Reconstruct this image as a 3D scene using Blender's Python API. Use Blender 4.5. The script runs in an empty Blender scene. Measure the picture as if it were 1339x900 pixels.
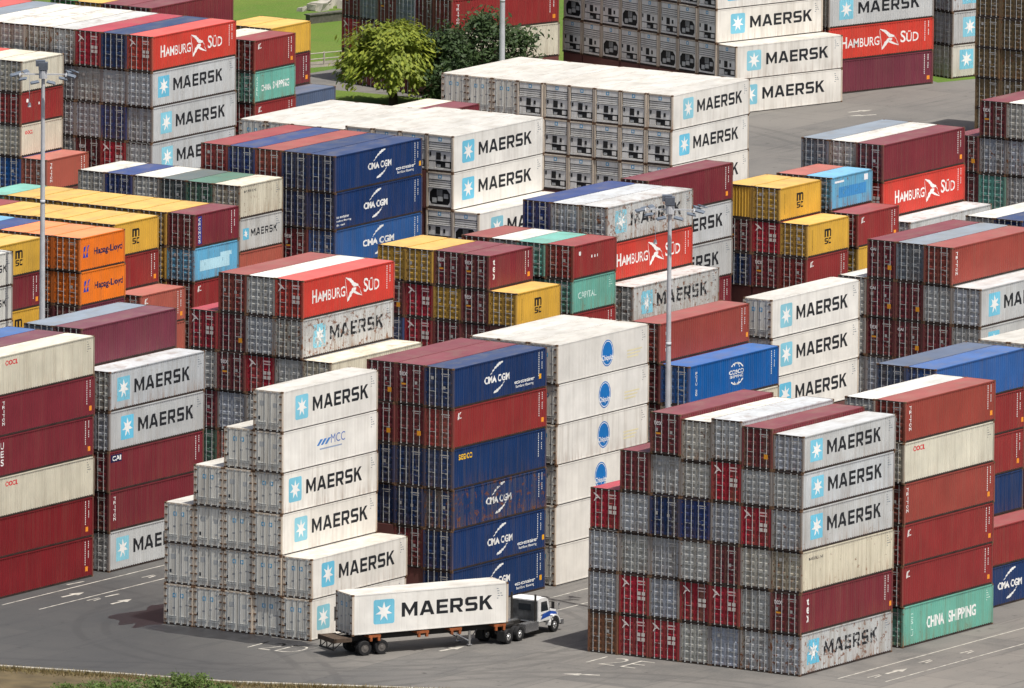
import bpy, bmesh, math, random
from mathutils import Vector, Matrix

SC = bpy.context.scene
COL = SC.collection
R = math.radians

# ------------------------------------------------------------------ camera, sky, sun, exposure
F_PX, PITCH, ROLL, YAW, CAM_Z = 21754.67, 0.156304639, 0.00889126, 0.570124179, 201.138
fw = Vector((math.cos(YAW) * math.cos(PITCH), math.sin(YAW) * math.cos(PITCH), -math.sin(PITCH)))
rt = Vector((math.sin(YAW), -math.cos(YAW), 0.0))
up = rt.cross(fw)
c_, s_ = math.cos(ROLL), math.sin(ROLL)
rt2, up2 = c_ * rt + s_ * up, c_ * up - s_ * rt
cam = bpy.data.objects.new('camera', bpy.data.cameras.new('camera'))
COL.objects.link(cam)
cam.matrix_world = Matrix(((rt2.x, up2.x, -fw.x, -962.1), (rt2.y, up2.y, -fw.y, -593.0), (rt2.z, up2.z, -fw.z, CAM_Z), (0, 0, 0, 1)))
cam.data.sensor_width = 36.0
cam.data.lens = F_PX * 36.0 / 1339.0
cam.data.clip_start = 10.0
cam.data.clip_end = 9000.0
SC.camera = cam

SUN_DIR = Vector((0.12, 0.42, -1.0)).normalized()       # the way the light travels
world = bpy.data.worlds.new('World'); SC.world = world; world.use_nodes = True
nt = world.node_tree
sky = nt.nodes.new('ShaderNodeTexSky'); sky.sky_type = 'NISHITA'; sky.sun_disc = False
to_sun = -SUN_DIR
sky.sun_elevation = math.asin(to_sun.z)
sky.sun_rotation = math.atan2(to_sun.x, to_sun.y)
sky.altitude = 50; sky.air_density = 1.0; sky.dust_density = 5.0; sky.ozone_density = 1.0
bg = nt.nodes['Background']; bg.inputs['Strength'].default_value = 0.11
nt.links.new(sky.outputs['Color'], bg.inputs['Color'])
sun = bpy.data.objects.new('sun', bpy.data.lights.new('sun', 'SUN')); COL.objects.link(sun)
sun.data.energy = 5.0; sun.data.angle = R(0.53); sun.data.color = (1.0, 0.965, 0.915)
sun.rotation_euler = SUN_DIR.to_track_quat('-Z', 'Y').to_euler()
SC.view_settings.view_transform = 'Standard'; SC.view_settings.look = 'None'
SC.view_settings.exposure = 0.04; SC.view_settings.gamma = 1.0
SC.render.engine = 'CYCLES'
SC.cycles.max_bounces = 5; SC.cycles.diffuse_bounces = 3; SC.cycles.use_adaptive_sampling = True; SC.cycles.adaptive_threshold = 0.02; SC.cycles.glossy_bounces = 2
SC.cycles.transparent_max_bounces = 6; SC.cycles.use_denoising = True

rnd = random.Random(7)

# ------------------------------------------------------------------ small helpers
def lin(rgb):
    return tuple((c / 255 / 12.92 if c / 255 <= 0.04045 else ((c / 255 + 0.055) / 1.055) ** 2.4) for c in rgb)

def link(o, parent=None):
    COL.objects.link(o)
    if o.name.split('.')[0] in ('data_marks', 'door_marks', 'slogan', 'side_code'): o['kind'] = 'stuff'
    if parent is not None: o.parent = parent
    return o

def obj(name, mesh, parent=None, color=None, loc=None, rotz=None):
    o = bpy.data.objects.new(name, mesh)
    if color is not None: o.color = color
    if loc is not None: o.location = loc
    if rotz is not None: o.rotation_euler = (0, 0, rotz)
    return link(o, parent)

def empty(name, loc, rotz=0.0):
    return obj(name, None, None, None, loc, rotz)

def tag(o, label=None, cat=None, group=None, kind=None):
    if label: o['label'] = label
    if cat: o['category'] = cat
    if group: o['group'] = group
    if kind: o['kind'] = kind
    return o

class MB:
    """collects boxes, quads and tubes into one mesh"""
    def __init__(s): s.v = []; s.f = []; s.m = []
    def quad(s, *pts, mat=0):
        n = len(s.v); s.v += [tuple(p) for p in pts]; s.f.append(tuple(range(n, n + len(pts)))); s.m.append(mat); return s
    def box(s, x0, x1, y0, y1, z0, z1, mat=0):
        n = len(s.v)
        s.v += [(x0, y0, z0), (x1, y0, z0), (x1, y1, z0), (x0, y1, z0), (x0, y0, z1), (x1, y0, z1), (x1, y1, z1), (x0, y1, z1)]
        s.f += [(n, n + 3, n + 2, n + 1), (n + 4, n + 5, n + 6, n + 7), (n, n + 1, n + 5, n + 4), (n + 1, n + 2, n + 6, n + 5), (n + 2, n + 3, n + 7, n + 6), (n + 3, n, n + 4, n + 7)]
        s.m += [mat] * 6; return s
    def prism(s, pts, y0, y1, mat=0):
        """outline in x,z extruded along y"""
        n = len(s.v); k = len(pts)
        s.v += [(p[0], y0, p[1]) for p in pts] + [(p[0], y1, p[1]) for p in pts]
        s.f += [tuple(range(n, n + k)), tuple(range(n + 2 * k - 1, n + k - 1, -1))]
        s.f += [(n + i, n + k + i, n + k + (i + 1) % k, n + (i + 1) % k) for i in range(k)]
        s.m += [mat] * (k + 2); return s
    def tube(s, p, q, r0, r1=None, seg=8, mat=0, caps=True):
        p, q = Vector(p), Vector(q); r1 = r0 if r1 is None else r1
        d = (q - p).normalized(); a = d.orthogonal().normalized(); b = d.cross(a)
        n = len(s.v)
        for c, r in ((p, r0), (q, r1)):
            for i in range(seg):
                t = 2 * math.pi * i / seg
                s.v.append(tuple(c + r * (math.cos(t) * a + math.sin(t) * b)))
        for i in range(seg):
            s.f.append((n + i, n + (i + 1) % seg, n + seg + (i + 1) % seg, n + seg + i)); s.m.append(mat)
        if caps:
            s.f += [tuple(range(n + seg - 1, n - 1, -1)), tuple(range(n + seg, n + 2 * seg))]; s.m += [mat, mat]
        return s
    def mesh(s, name, mats, smooth=False):
        me = bpy.data.meshes.new(name); me.from_pydata(s.v, [], s.f)
        for m in (mats if isinstance(mats, (list, tuple)) else [mats]): me.materials.append(m)
        if any(s.m): me.polygons.foreach_set('material_index', s.m)
        if smooth: me.polygons.foreach_set('use_smooth', [True] * len(s.f))
        me.update(); return me
    def build(s, name, mats, parent=None, color=None, smooth=False):
        return obj(name, s.mesh(name, mats, smooth), parent, color)

# ------------------------------------------------------------------ materials
class NT:
    def __init__(s, name):
        s.m = bpy.data.materials.new(name); s.m.use_nodes = True; s.t = s.m.node_tree
        s.b = s.t.nodes['Principled BSDF']
    def n(s, typ, **kw):
        nd = s.t.nodes.new(typ)
        for k, v in kw.items():
            if k in nd.inputs: s.inp(nd, k, v)
            else: setattr(nd, k, v)
        return nd
    def inp(s, nd, k, v):
        if isinstance(v, bpy.types.NodeSocket): s.t.links.new(v, nd.inputs[k])
        else: nd.inputs[k].default_value = v
    def math(s, op, a, b=None, clamp=False):
        nd = s.t.nodes.new('ShaderNodeMath'); nd.operation = op; nd.use_clamp = clamp
        s.inp(nd, 0, a)
        if b is not None: s.inp(nd, 1, b)
        return nd.outputs[0]
    def mix(s, f, a, b, blend='MIX'):
        nd = s.t.nodes.new('ShaderNodeMix'); nd.data_type = 'RGBA'; nd.blend_type = blend
        for k, v in ((0, f), (6, a), (7, b)):
            if isinstance(v, bpy.types.NodeSocket): s.t.links.new(v, nd.inputs[k])
            else: nd.inputs[k].default_value = v if k == 0 or len(v) == 4 else (*v, 1)
        return nd.outputs[2]
    def noise(s, vec, scale, detail=4.0, rough=0.55):
        nd = s.t.nodes.new('ShaderNodeTexNoise'); s.inp(nd, 'Vector', vec)
        nd.inputs['Scale'].default_value = scale; nd.inputs['Detail'].default_value = detail; nd.inputs['Roughness'].default_value = rough
        return nd.outputs[0]
    def ramp(s, v, lo, hi, a=0.0, b=1.0):
        nd = s.t.nodes.new('ShaderNodeMapRange'); nd.clamp = True
        s.inp(nd, 'Value', v); s.inp(nd, 'From Min', lo); s.inp(nd, 'From Max', hi); s.inp(nd, 'To Min', a); s.inp(nd, 'To Max', b)
        return nd.outputs[0]
    def scale(s, vec, xyz):
        nd = s.t.nodes.new('ShaderNodeVectorMath'); nd.operation = 'MULTIPLY'; s.inp(nd, 0, vec); nd.inputs[1].default_value = xyz
        return nd.outputs[0]
    def out(s, **kw):
        for k, v in kw.items(): s.inp(s.b, k.replace('_', ' '), v)
        return s.m

def paint_mat(name, rust=1.0, dirt=1.0, rough=0.5, letter=False, spot=2.3, stain=0.0):
    """painted steel: the object's colour, with dirt streaks and rust; the object colour's alpha says how worn it is"""
    k = NT(name)
    oi = k.n('ShaderNodeObjectInfo'); tc = k.n('ShaderNodeTexCoord')
    off = k.n('ShaderNodeVectorMath', operation='ADD')
    k.t.links.new(tc.outputs['Object'], off.inputs[0])
    cx = k.n('ShaderNodeCombineXYZ', X=k.math('MULTIPLY', oi.outputs['Random'], 211.0), Y=k.math('MULTIPLY', oi.outputs['Random'], 97.0), Z=k.math('MULTIPLY', oi.outputs['Random'], 151.0))
    k.t.links.new(cx.outputs[0], off.inputs[1]); P = off.outputs[0]
    wear = oi.outputs['Alpha']
    tone = k.ramp(k.noise(P, 0.45, 3.0), 0.3, 0.7, 0.86, 1.08)
    tc2 = k.n('ShaderNodeCombineColor', Red=tone, Green=tone, Blue=tone)
    col = k.mix(1.0, oi.outputs['Color'], tc2.outputs[0], 'MULTIPLY')
    if not letter:
        st = k.noise(k.scale(P, (2.6, 2.6, 0.12)), 1.0, 5.0, 0.6)
        col = k.mix(k.math('MULTIPLY', k.ramp(st, 0.46, 0.78), k.math('MULTIPLY', k.math('ADD', wear, 0.22), 0.72 * dirt), clamp=True), col, k.mix(0.45, k.mix(1.0, col, (0.55, 0.52, 0.48), 'MULTIPLY'), (0.25, 0.19, 0.125)))
        spots = k.noise(P, spot, 6.0, 0.7)
        thr = k.ramp(wear, 0.0, 1.0, 0.80, 0.55)
        rm = k.math('MULTIPLY', k.ramp(spots, thr, k.math('ADD', thr, 0.06)), 0.85 * rust, clamp=True)
        col = k.mix(rm, col, (0.17, 0.062, 0.022))
        run = k.noise(k.scale(P, (4.5, 4.5, 0.35)), 1.0, 4.0, 0.6)
        sep = k.n('ShaderNodeSeparateXYZ', Vector=tc.outputs['Object'])
        low = k.ramp(sep.outputs[2], 0.15, 1.15, 1.0, 0.0)
        rm2 = k.math('MULTIPLY', k.math('MULTIPLY', k.ramp(run, 0.48, 0.66), low), k.math('MULTIPLY', k.ramp(wear, 0.12, 0.95), 0.8 * rust), clamp=True)
        col = k.mix(rm2, col, (0.23, 0.10, 0.035))
        if stain:
            sn = k.noise(k.scale(P, (0.55, 1.1, 1)), 1.0, 5.0, 0.65)
            col = k.mix(k.ramp(sn, 0.47, 0.66, 0.0, stain), col, k.mix(0.5, k.mix(1.0, col, (0.6, 0.57, 0.52), 'MULTIPLY'), (0.30, 0.25, 0.18)))
        return k.out(Base_Color=col, Roughness=rough, Specular_IOR_Level=0.35)
    fl = k.noise(k.scale(P, (1.6, 1.6, 0.9)), 2.0, 5.0, 0.75)
    al = k.ramp(fl, k.ramp(wear, 0.0, 1.0, 0.12, 0.50), k.ramp(wear, 0.0, 1.0, 0.16, 0.58))
    return k.out(Base_Color=col, Roughness=0.6, Specular_IOR_Level=0.3, Alpha=al)

PAINT = paint_mat('painted_steel')
FRAME = paint_mat('weathered_frame', rust=1.5, dirt=1.6, rough=0.6)
DOORP = paint_mat('grimy_shaded_door_paint', rust=1.1, dirt=2.4, rough=0.55)  # real grime, made heavier to paint in the shade on door ends
ROOFM = paint_mat('sun_bleached_roof', rust=0.45, dirt=0.5, rough=0.55, spot=0.75, stain=0.42)
LETTER = paint_mat('vinyl_lettering', letter=True)

def plain(name, rgb, rough=0.6, metal=0.0, var=0.25, scale=3.0, spec=0.4):
    k = NT(name); tc = k.n('ShaderNodeTexCoord')
    v = k.ramp(k.noise(tc.outputs['Object'], scale, 5.0), 0.3, 0.7, 1 - var, 1 + var * 0.6)
    cc = k.n('ShaderNodeCombineColor', Red=v, Green=v, Blue=v)
    col = k.mix(1.0, (*lin(rgb), 1), cc.outputs[0], 'MULTIPLY')
    return k.out(Base_Color=col, Roughness=rough, Metallic=metal, Specular_IOR_Level=spec)

STEEL = plain('galvanised_steel', (180, 182, 180), 0.45, 0.0, 0.2)
DARK = plain('black_rubber_seal', (34, 34, 34), 0.7)
CAST = plain('rusty_casting', (104, 78, 56), 0.8, 0.0, 0.5, 6.0)
UNDER = plain('grimy_underframe', (58, 46, 40), 0.85, 0.0, 0.5, 1.5)
UNITGREY = plain('unit_grey_panel', (176, 178, 176), 0.55, 0.0, 0.3, 2.0)
GLASS = NT('dark_glass').out(Base_Color=(0.02, 0.025, 0.03, 1), Roughness=0.06, Specular_IOR_Level=0.7)
TYRE = plain('tyre_rubber', (30, 30, 31), 0.85)
CHASSIS = plain('chassis_black', (44, 42, 40), 0.7, 0.0, 0.4)
BOLSTER = plain('orange_bolster', (150, 84, 46), 0.65, 0.0, 0.45)
MARKWHITE = plain('road_paint', (172, 168, 158), 0.85, 0.0, 0.5, 1.6)
LAMPBODY = plain('lamp_body_grey', (104, 112, 122), 0.45)
LAMPGLASS = plain('flood_lamp_glass', (120, 145, 165), 0.2, 0.0, 0.2)
CONCRETE = plain('pale_concrete', (170, 165, 152), 0.9, 0.0, 0.3, 1.5)
BARK = plain('bark', (74, 60, 46), 0.9, 0.0, 0.4, 4.0)
BLUEPAINT = plain('blue_cab_paint', (40, 80, 165), 0.35)
CABWHITE = plain('white_cab_paint', (228, 228, 226), 0.3, 0.0, 0.08)
CHROME = plain('bright_metal', (190, 190, 190), 0.25, 0.8, 0.1)

# ------------------------------------------------------------------ colours: look (side paint), word
C = dict(
    wh=((227, 224, 216), 'white'), gy=((188, 190, 189), 'grey'), gd=((126, 137, 148), 'blue-grey'), be=((208, 202, 182), 'beige'),
    ma=((116, 40, 50), 'maroon'), pu=((108, 48, 62), 'purple'), dr=((122, 30, 36), 'dark-red'), rd=((138, 44, 44), 'red'), br=((146, 64, 54), 'brick-red'),
    hs=((200, 62, 50), 'scarlet'), hr=((168, 26, 48), 'crimson'), nv=((19, 50, 96), 'navy'), nb=((26, 56, 116), 'dark-blue'),
    rb=((6, 88, 156), 'royal-blue'), bl=((44, 90, 150), 'blue'), bd=((78, 92, 116), 'slate-blue'), lb=((98, 168, 204), 'light-blue'),
    te=((104, 170, 154), 'teal'), ye=((206, 162, 62), 'yellow'), og=((248, 122, 34), 'orange'), sa=((168, 88, 74), 'salmon'),
    kh=((116, 96, 62), 'brown'), ch=((84, 96, 96), 'charcoal'), gn=((78, 118, 98), 'green'), rs=((128, 84, 60), 'rust-brown'),
    wg=((206, 204, 194), 'off-white'), lg=((30, 140, 60), 'bright-green'), tn=((196, 176, 140), 'tan'),
)

# ------------------------------------------------------------------ container meshes
WD = 2.438
L40, L20, HC, ST = 12.192, 6.058, 2.896, 2.591
MESH = {}

def cached(key, fn):
    if key not in MESH: MESH[key] = fn()
    return MESH[key]

def corr_points(L, reefer):
    """x, y pairs of the side wall's outline"""
    a, b = 0.17, L - 0.17
    if reefer:
        n = max(8, round((b - a) / 0.42)); p = (b - a) / n; pts = []
        for i in range(n):
            x = a + i * p
            pts += [(x, 0.012), (x + p * 0.86, 0.012), (x + p * 0.90, 0.020), (x + p * 0.96, 0.020)]
        return pts + [(b, 0.012)]
    n = round((b - a) / 0.279); p = (b - a) / n; pts = []
    for i in range(n):
        x = a + i * p
        pts += [(x, 0.014), (x + p * 0.27, 0.014), (x + p * 0.5, 0.052), (x + p * 0.77, 0.052)]
    return pts + [(b, 0.014)]

def corr_y(pts, x):
    if x <= pts[0][0]: return pts[0][1]
    for (x0, y0), (x1, y1) in zip(pts, pts[1:]):
        if x <= x1: return y0 + (y1 - y0) * (x - x0) / max(1e-6, x1 - x0)
    return pts[-1][1]

def frame_mesh(L, h, reefer):
    m = MB()
    for x in (0.0, L - 0.16):
        for y in (0.0, WD - 0.14): m.box(x, x + 0.16, y, y + 0.14, 0.12, h - 0.12)
    for x in (-0.004, L - 0.174):
        for y in (-0.004, WD - 0.158):
            m.box(x, x + 0.178, y, y + 0.162, 0.0, 0.118, mat=1); m.box(x, x + 0.178, y, y + 0.162, h - 0.118, h, mat=1)
    for y in (0.034, WD - 0.094):
        m.box(0.178, L - 0.178, y, y + 0.06, 0.03, 0.17 if not reefer else 0.075, mat=2)
    m.box(0.178, L - 0.178, WD - 0.062, WD - 0.002, h - 0.095, h - 0.018)
    for x in (0.02, L - 0.08):
        m.box(x, x + 0.06, 0.162, WD - 0.162, 0.03, 0.15, mat=2); m.box(x - 0.012, x + 0.06, 0.162, WD - 0.162, h - 0.13, h - 0.012, mat=0 if reefer else 2)
    m.box(0.09, L - 0.09, 0.10, WD - 0.10, 0.06, 0.16, mat=2)
    m.quad((L - 0.03, 0.14, 0.15), (L - 0.03, WD - 0.14, 0.15), (L - 0.03, WD - 0.14, h - 0.1), (L - 0.03, 0.14, h - 0.1))
    m.quad((L - 0.16, WD - 0.03, 0.15), (0.16, WD - 0.03, 0.15), (0.16, WD - 0.03, h - 0.09), (L - 0.16, WD - 0.03, h - 0.09))
    return m.mesh('container_frame', [FRAME, CAST, UNDER])

def side_mesh(L, h, reefer):
    m = MB(); pts = corr_points(L, reefer); z0, z1 = 0.14, h - 0.09
    for (x0, y0), (x1, y1) in zip(pts, pts[1:]):
        m.quad((x0, y0, z0), (x1, y1, z0), (x1, y1, z1), (x0, y0, z1))
    m.box(0.178, L - 0.178, 0.0, 0.06, h - 0.095, h - 0.016)
    if reefer: m.box(0.178, L - 0.178, 0.002, 0.06, 0.075, 0.165)
    return m.mesh('side_panel', PAINT)

def roof_mesh(L, h, reefer):
    m = MB(); a, b = 0.09, L - 0.09; y0, y1 = 0.05, WD - 0.05
    n = max(4, round((b - a) / (1.5 if reefer else 0.42))); p = (b - a) / n
    lo, hi = (h - 0.014, h - 0.010) if reefer else (h - 0.026, h - 0.018)
    fr = (0.0, 0.90, 0.94, 0.97) if reefer else (0.0, 0.36, 0.55, 0.82)
    prof = []
    for i in range(n):
        x = a + i * p
        prof += [(x, hi), (x + p * fr[1], hi), (x + p * fr[2], lo), (x + p * fr[3], lo)]
    prof.append((b, hi))
    for (x0, z0), (x1, z1) in zip(prof, prof[1:]):
        m.quad((x0, y0, z0), (x1, y0, z1), (x1, y1, z1), (x0, y1, z0))
    return m.mesh('roof', ROOFM)

def leaf_mesh(h, near):
    """dry box door leaf, horizontally corrugated"""
    m = MB(); ya, yb = (0.155, WD / 2 - 0.012) if near else (WD / 2 + 0.012, WD - 0.155)
    z0, z1 = 0.165, h - 0.145; n = 5; p = (z1 - z0) / n
    prof = [(z0, 0.03)]
    for i in range(n):
        z = z0 + i * p
        prof += [(z + p * 0.26, 0.03), (z + p * 0.38, 0.072), (z + p * 0.78, 0.072), (z + p * 0.90, 0.03)]
    prof.append((z1, 0.03))
    for (za, xa), (zb, xb) in zip(prof, prof[1:]):
        m.quad((xa, yb - 0.05, za), (xa, ya + 0.05, za), (xb, ya + 0.05, zb), (xb, yb - 0.05, zb))
    m.box(0.022, 0.09, ya, ya + 0.05, z0, z1); m.box(0.022, 0.09, yb - 0.05, yb, z0, z1)
    m.box(0.04, 0.10, ya - 0.02, ya, z0, z1, mat=1); m.box(0.04, 0.10, yb, yb + 0.012, z0, z1, mat=1)
    return m.mesh('door', [DOORP, DARK])

def gear_mesh(h, near):
    """locking rods with cams, handles and guides of one leaf"""
    m = MB(); ya, yb = (0.155, WD / 2) if near else (WD / 2, WD - 0.155); w = yb - ya
    for t in (0.27, 0.73):
        y = ya + w * t
        m.box(-0.02, 0.020, y - 0.017, y + 0.017, 0.06, h - 0.05)
        for z in (0.10, h - 0.11): m.box(-0.024, 0.02, y - 0.04, y + 0.04, z - 0.03, z + 0.03)
        for z in (h * 0.30, h * 0.74): m.box(-0.022, 0.018, y - 0.032, y + 0.032, z - 0.015, z + 0.015)
        s = 1 if t < 0.5 else -1
        m.box(-0.04, -0.022, min(y, y + s * 0.30), max(y, y + s * 0.30), h * 0.40, h * 0.40 + 0.03)
    for z in (0.30, h * 0.36, h * 0.64, h - 0.3):
        yy = ya if near else yb
        m.box(-0.004, 0.02, yy - 0.035, yy + 0.035, z - 0.035, z + 0.035, 1)
    return m.mesh('locking_gear', [STEEL, CAST])

def reefer_leaf_mesh(h, near):
    m = MB(); ya, yb = (0.155, WD / 2 - 0.014) if near else (WD / 2 + 0.014, WD - 0.155)
    z0, z1 = 0.165, h - 0.145; w = yb - ya
    for i in range(2):
        a = ya + w * i / 2 + 0.012; b = ya + w * (i + 1) / 2 - 0.012
        m.box(0.020, 0.09, a, b, z0, z1)
    m.box(0.045, 0.10, ya - 0.02, yb + 0.014, z0 - 0.01, z1 + 0.01, mat=1)
    yy = ya if near else yb
    for i in range(5):
        z = z0 + (z1 - z0) * (0.08 + 0.21 * i)
        m.box(-0.022, 0.03, yy - 0.10, yy + 0.10, z - 0.045, z + 0.045, mat=2)
    return m.mesh('door', [PAINT, DARK, CAST])

def reefer_gear_mesh(h, near):
    m = MB(); ya, yb = (0.155, WD / 2) if near else (WD / 2, WD - 0.155); w = yb - ya
    for t in (0.24, 0.76):
        y = ya + w * t
        m.box(-0.016, 0.019, y - 0.016, y + 0.016, 0.06, h - 0.05)
        for z in (0.10, h - 0.11): m.box(-0.02, 0.02, y - 0.07, y + 0.07, z - 0.04, z + 0.04)
    for z in (h * 0.17, h * 0.22): m.box(-0.012, 0.019, ya + 0.12, yb - 0.12, z, z + 0.02)
    return m.mesh('locking_gear', UNITGREY)

def unit_mesh(h, kind):
    """machinery end of a refrigerated box"""
    m = MB(); y0, y1 = 0.16, WD - 0.16; w = y1 - y0
    def yy(t): return y1 - w * t            # t runs from the picture's left edge
    def bx(t0, t1, f0, f1, x0, x1, mat=0): m.box(x0, x1, yy(t1), yy(t0), h * f0, h * f1, mat)
    m.box(0.14, 0.16, y0, y1, 0.15, h - 0.13, mat=1)
    bx(0.03, 0.97, 0.80, 0.945, 0.03, 0.13)
    bx(0.03, 0.97, 0.735, 0.775, 0.05, 0.13); bx(0.03, 0.97, 0.675, 0.715, 0.05, 0.13); bx(0.03, 0.97, 0.615, 0.655, 0.05, 0.13)
    bx(0.02, 0.98, 0.575, 0.595, 0.0, 0.13)
    if kind == 0:
        bx(0.02, 0.98, 0.30, 0.56, 0.05, 0.135)
        bx(0.34, 0.54, 0.335, 0.53, 0.03, 0.06, 1); bx(0.67, 0.76, 0.37, 0.48, 0.03, 0.06, 1); bx(0.05, 0.12, 0.42, 0.53, 0.035, 0.06, 1)
        bx(0.02, 0.30, 0.12, 0.27, 0.06, 0.135); bx(0.74, 0.92, 0.15, 0.26, 0.05, 0.135); bx(0.34, 0.5, 0.13, 0.2, 0.09, 0.135, 2)
        bx(0.02, 0.98, 0.06, 0.11, 0.02, 0.13)
    else:
        a = [(0.14, 0.13), (0.86, 0.13), (0.94, 0.22), (0.94, 0.44), (0.80, 0.55), (0.20, 0.55), (0.06, 0.44), (0.06, 0.22)]
        o = [(0.02, 0.08), (0.98, 0.08), (0.98, 0.22), (0.98, 0.44), (0.98, 0.57), (0.02, 0.57), (0.02, 0.44), (0.02, 0.22)]
        for i in range(8):
            j = (i + 1) % 8
            m.quad(*[(0.05, yy(t), h * f) for t, f in (o[i], o[j], a[j], a[i])])
        bx(0.40, 0.60, 0.22, 0.34, 0.07, 0.135, 2); bx(0.66, 0.84, 0.30, 0.42, 0.09, 0.135, 2); bx(0.16, 0.34, 0.17, 0.30, 0.09, 0.135, 2)
        for i in range(5): bx(0.36 + i * 0.05, 0.38 + i * 0.05, 0.36, 0.53, 0.10, 0.135, 2)
    return m.mesh('cooling_unit', [PAINT, DARK, UNITGREY])

def end_wall_mesh(h):
    m = MB(); y0, y1 = 0.15, WD - 0.15; n = 8; p = (y1 - y0) / n; prof = []
    for i in range(n):
        y = y1 - i * p
        prof += [(y, 0.03), (y - p * 0.3, 0.03), (y - p * 0.5, 0.075), (y - p * 0.8, 0.075)]
    prof.append((y0, 0.03))
    for (ya, xa), (yb, xb) in zip(prof, prof[1:]):
        m.quad((xa, ya, 0.15), (xb, yb, 0.15), (xb, yb, h - 0.13), (xa, ya, h - 0.13))
    return m.mesh('end_wall', PAINT)

# ------------------------------------------------------------------ lettering
def rects(*rs): return [[(a, c), (b, c), (b, d), (a, d)] for a, b, c, d in rs]
BLOCK = {   # hand-drawn block capitals: width, outlines (cap height 1)
    'M': (1.24, rects((0, .26, 0, 1), (.98, 1.24, 0, 1)) + [[(.26, .60), (.62, .03), (.62, .43), (.26, 1)], [(.62, .03), (.98, .60), (.98, 1), (.62, .43)]]),
    'A': (1.16, [[(0, 0), (.27, 0), (.58, .77), (.58, 1), (.40, 1)], [(1.16, 0), (.76, 1), (.58, 1), (.58, .77), (.89, 0)], [(.343, .18), (.817, .18), (.736, .38), (.424, .38)]]),
    'E': (.90, rects((0, .26, 0, 1), (.26, .90, 0, .20), (.26, .84, .40, .60), (.26, .90, .80, 1))),
    'R': (1.01, rects((0, .26, 0, 1), (.26, .74, .80, 1), (.26, .74, .34, .54)) + [[(.74, .34), (.82, .34), (1.0, .48), (1.0, .86), (.84, 1), (.74, 1)], [(.46, .34), (.74, .34), (1.02, 0), (.73, 0)]]),
    'S': (.98, rects((.26, .94, .80, 1), (.26, .72, .40, .60), (.04, .72, 0, .20)) + [[(0, .54), (.14, .40), (.26, .40), (.26, 1), (.16, 1), (0, .86)], [(.72, 0), (.82, 0), (.98, .14), (.98, .46), (.82, .60), (.72, .60)]]),
    'K': (1.02, rects((0, .26, 0, 1)) + [[(.26, .36), (.98, 1), (.67, 1), (.26, .63)], [(.40, .4844), (.58, .6444), (1.03, 0), (.71, 0)]]),
    'm': (1.3, rects((0, .28, 0, 1), (.28, 1.06, .76, 1), (.52, .78, 0, .76), (1.02, 1.30, 0, .76)) + [[(1.06, .76), (1.30, .76), (1.16, 1), (1.06, 1)]]),
    'c': (.86, rects((.14, .86, .76, 1), (.28, .86, 0, .24)) + [[(0, .14), (.14, 0), (.28, 0), (.28, .76), (.14, .76), (.14, 1), (0, .86)]]),
}

def block_text(t, s0, s1, z0, z1):
    gap = 0.17; tot = sum(BLOCK[c][0] for c in t) + gap * (len(t) - 1); k = (s1 - s0) / tot; out = []; x = s0
    for c in t:
        for poly in BLOCK[c][1]: out.append([(x + px * k, z0 + pz * (z1 - z0)) for px, pz in poly])
        x += (BLOCK[c][0] + gap) * k
    return out

FONTC = {}
def font_text(t, s0, s1, z0, z1, bold=0.0):
    key = (t, bold)
    if key not in FONTC:
        cu = bpy.data.curves.new('lettering', 'FONT'); cu.body = t; cu.size = 1.0; cu.offset = bold; cu.resolution_u = 3
        ob = bpy.data.objects.new('lettering', cu); me = bpy.data.meshes.new_from_object(ob)
        vs = [(v.co.x, v.co.y) for v in me.vertices]; polys = [[vs[i] for i in p.vertices] for p in me.polygons]
        bpy.data.objects.remove(ob); bpy.data.curves.remove(cu); bpy.data.meshes.remove(me)
        xs = [q[0] for p in polys for q in p]; ys = [q[1] for p in polys for q in p]
        FONTC[key] = (polys, min(xs), max(xs), min(ys), max(ys))
    polys, xa, xb, ya, yb = FONTC[key]
    return [[(s0 + (x - xa) / (xb - xa) * (s1 - s0), z0 + (y - ya) / (yb - ya) * (z1 - z0)) for x, y in p] for p in polys]

def stacked_text(t, s0, s1, z0, z1, bold=0.02):
    out = []; n = len(t); p = (z1 - z0) / n
    for i, ch in enumerate(t):
        z = z1 - (i + 1) * p
        if ch == ' ': continue
        a, b = (s0, s1) if ch not in 'I1' else (s0 + (s1 - s0) * .38, s0 + (s1 - s0) * .62)
        out += font_text(ch, a, b, z + p * 0.12, z + p * 0.92, bold)
    return out

def rbox(s0, s1, z0, z1, r):
    pts = []
    for cx, cz, a in ((s1 - r, z0 + r, -90), (s1 - r, z1 - r, 0), (s0 + r, z1 - r, 90), (s0 + r, z0 + r, 180)):
        for i in range(5):
            t = R(a + 22.5 * i); pts.append((cx + r * math.cos(t), cz + r * math.sin(t)))
    return pts

def star(cx, cz, ro, ri, n=7, rx=1.0):
    out = []
    for i in range(n):
        t = math.pi / 2 + 2 * math.pi * i / n; a, b = t - math.pi / n, t + math.pi / n
        out.append([(cx, cz), (cx + rx * ri * math.cos(a), cz + ri * math.sin(a)), (cx + rx * ro * math.cos(t), cz + ro * math.sin(t)), (cx + rx * ri * math.cos(b), cz + ri * math.sin(b))])
    return out

def ellipse(cx, cz, a, b, n=24): return [(cx + a * math.cos(2 * math.pi * i / n), cz + b * math.sin(2 * math.pi * i / n)) for i in range(n)]

def ring(cx, cz, a, b, t, n=24):
    o, i_ = ellipse(cx, cz, a, b, n), ellipse(cx, cz, a - t, b - t, n)
    return [[o[i], o[(i + 1) % n], i_[(i + 1) % n], i_[i]] for i in range(n)]

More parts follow.
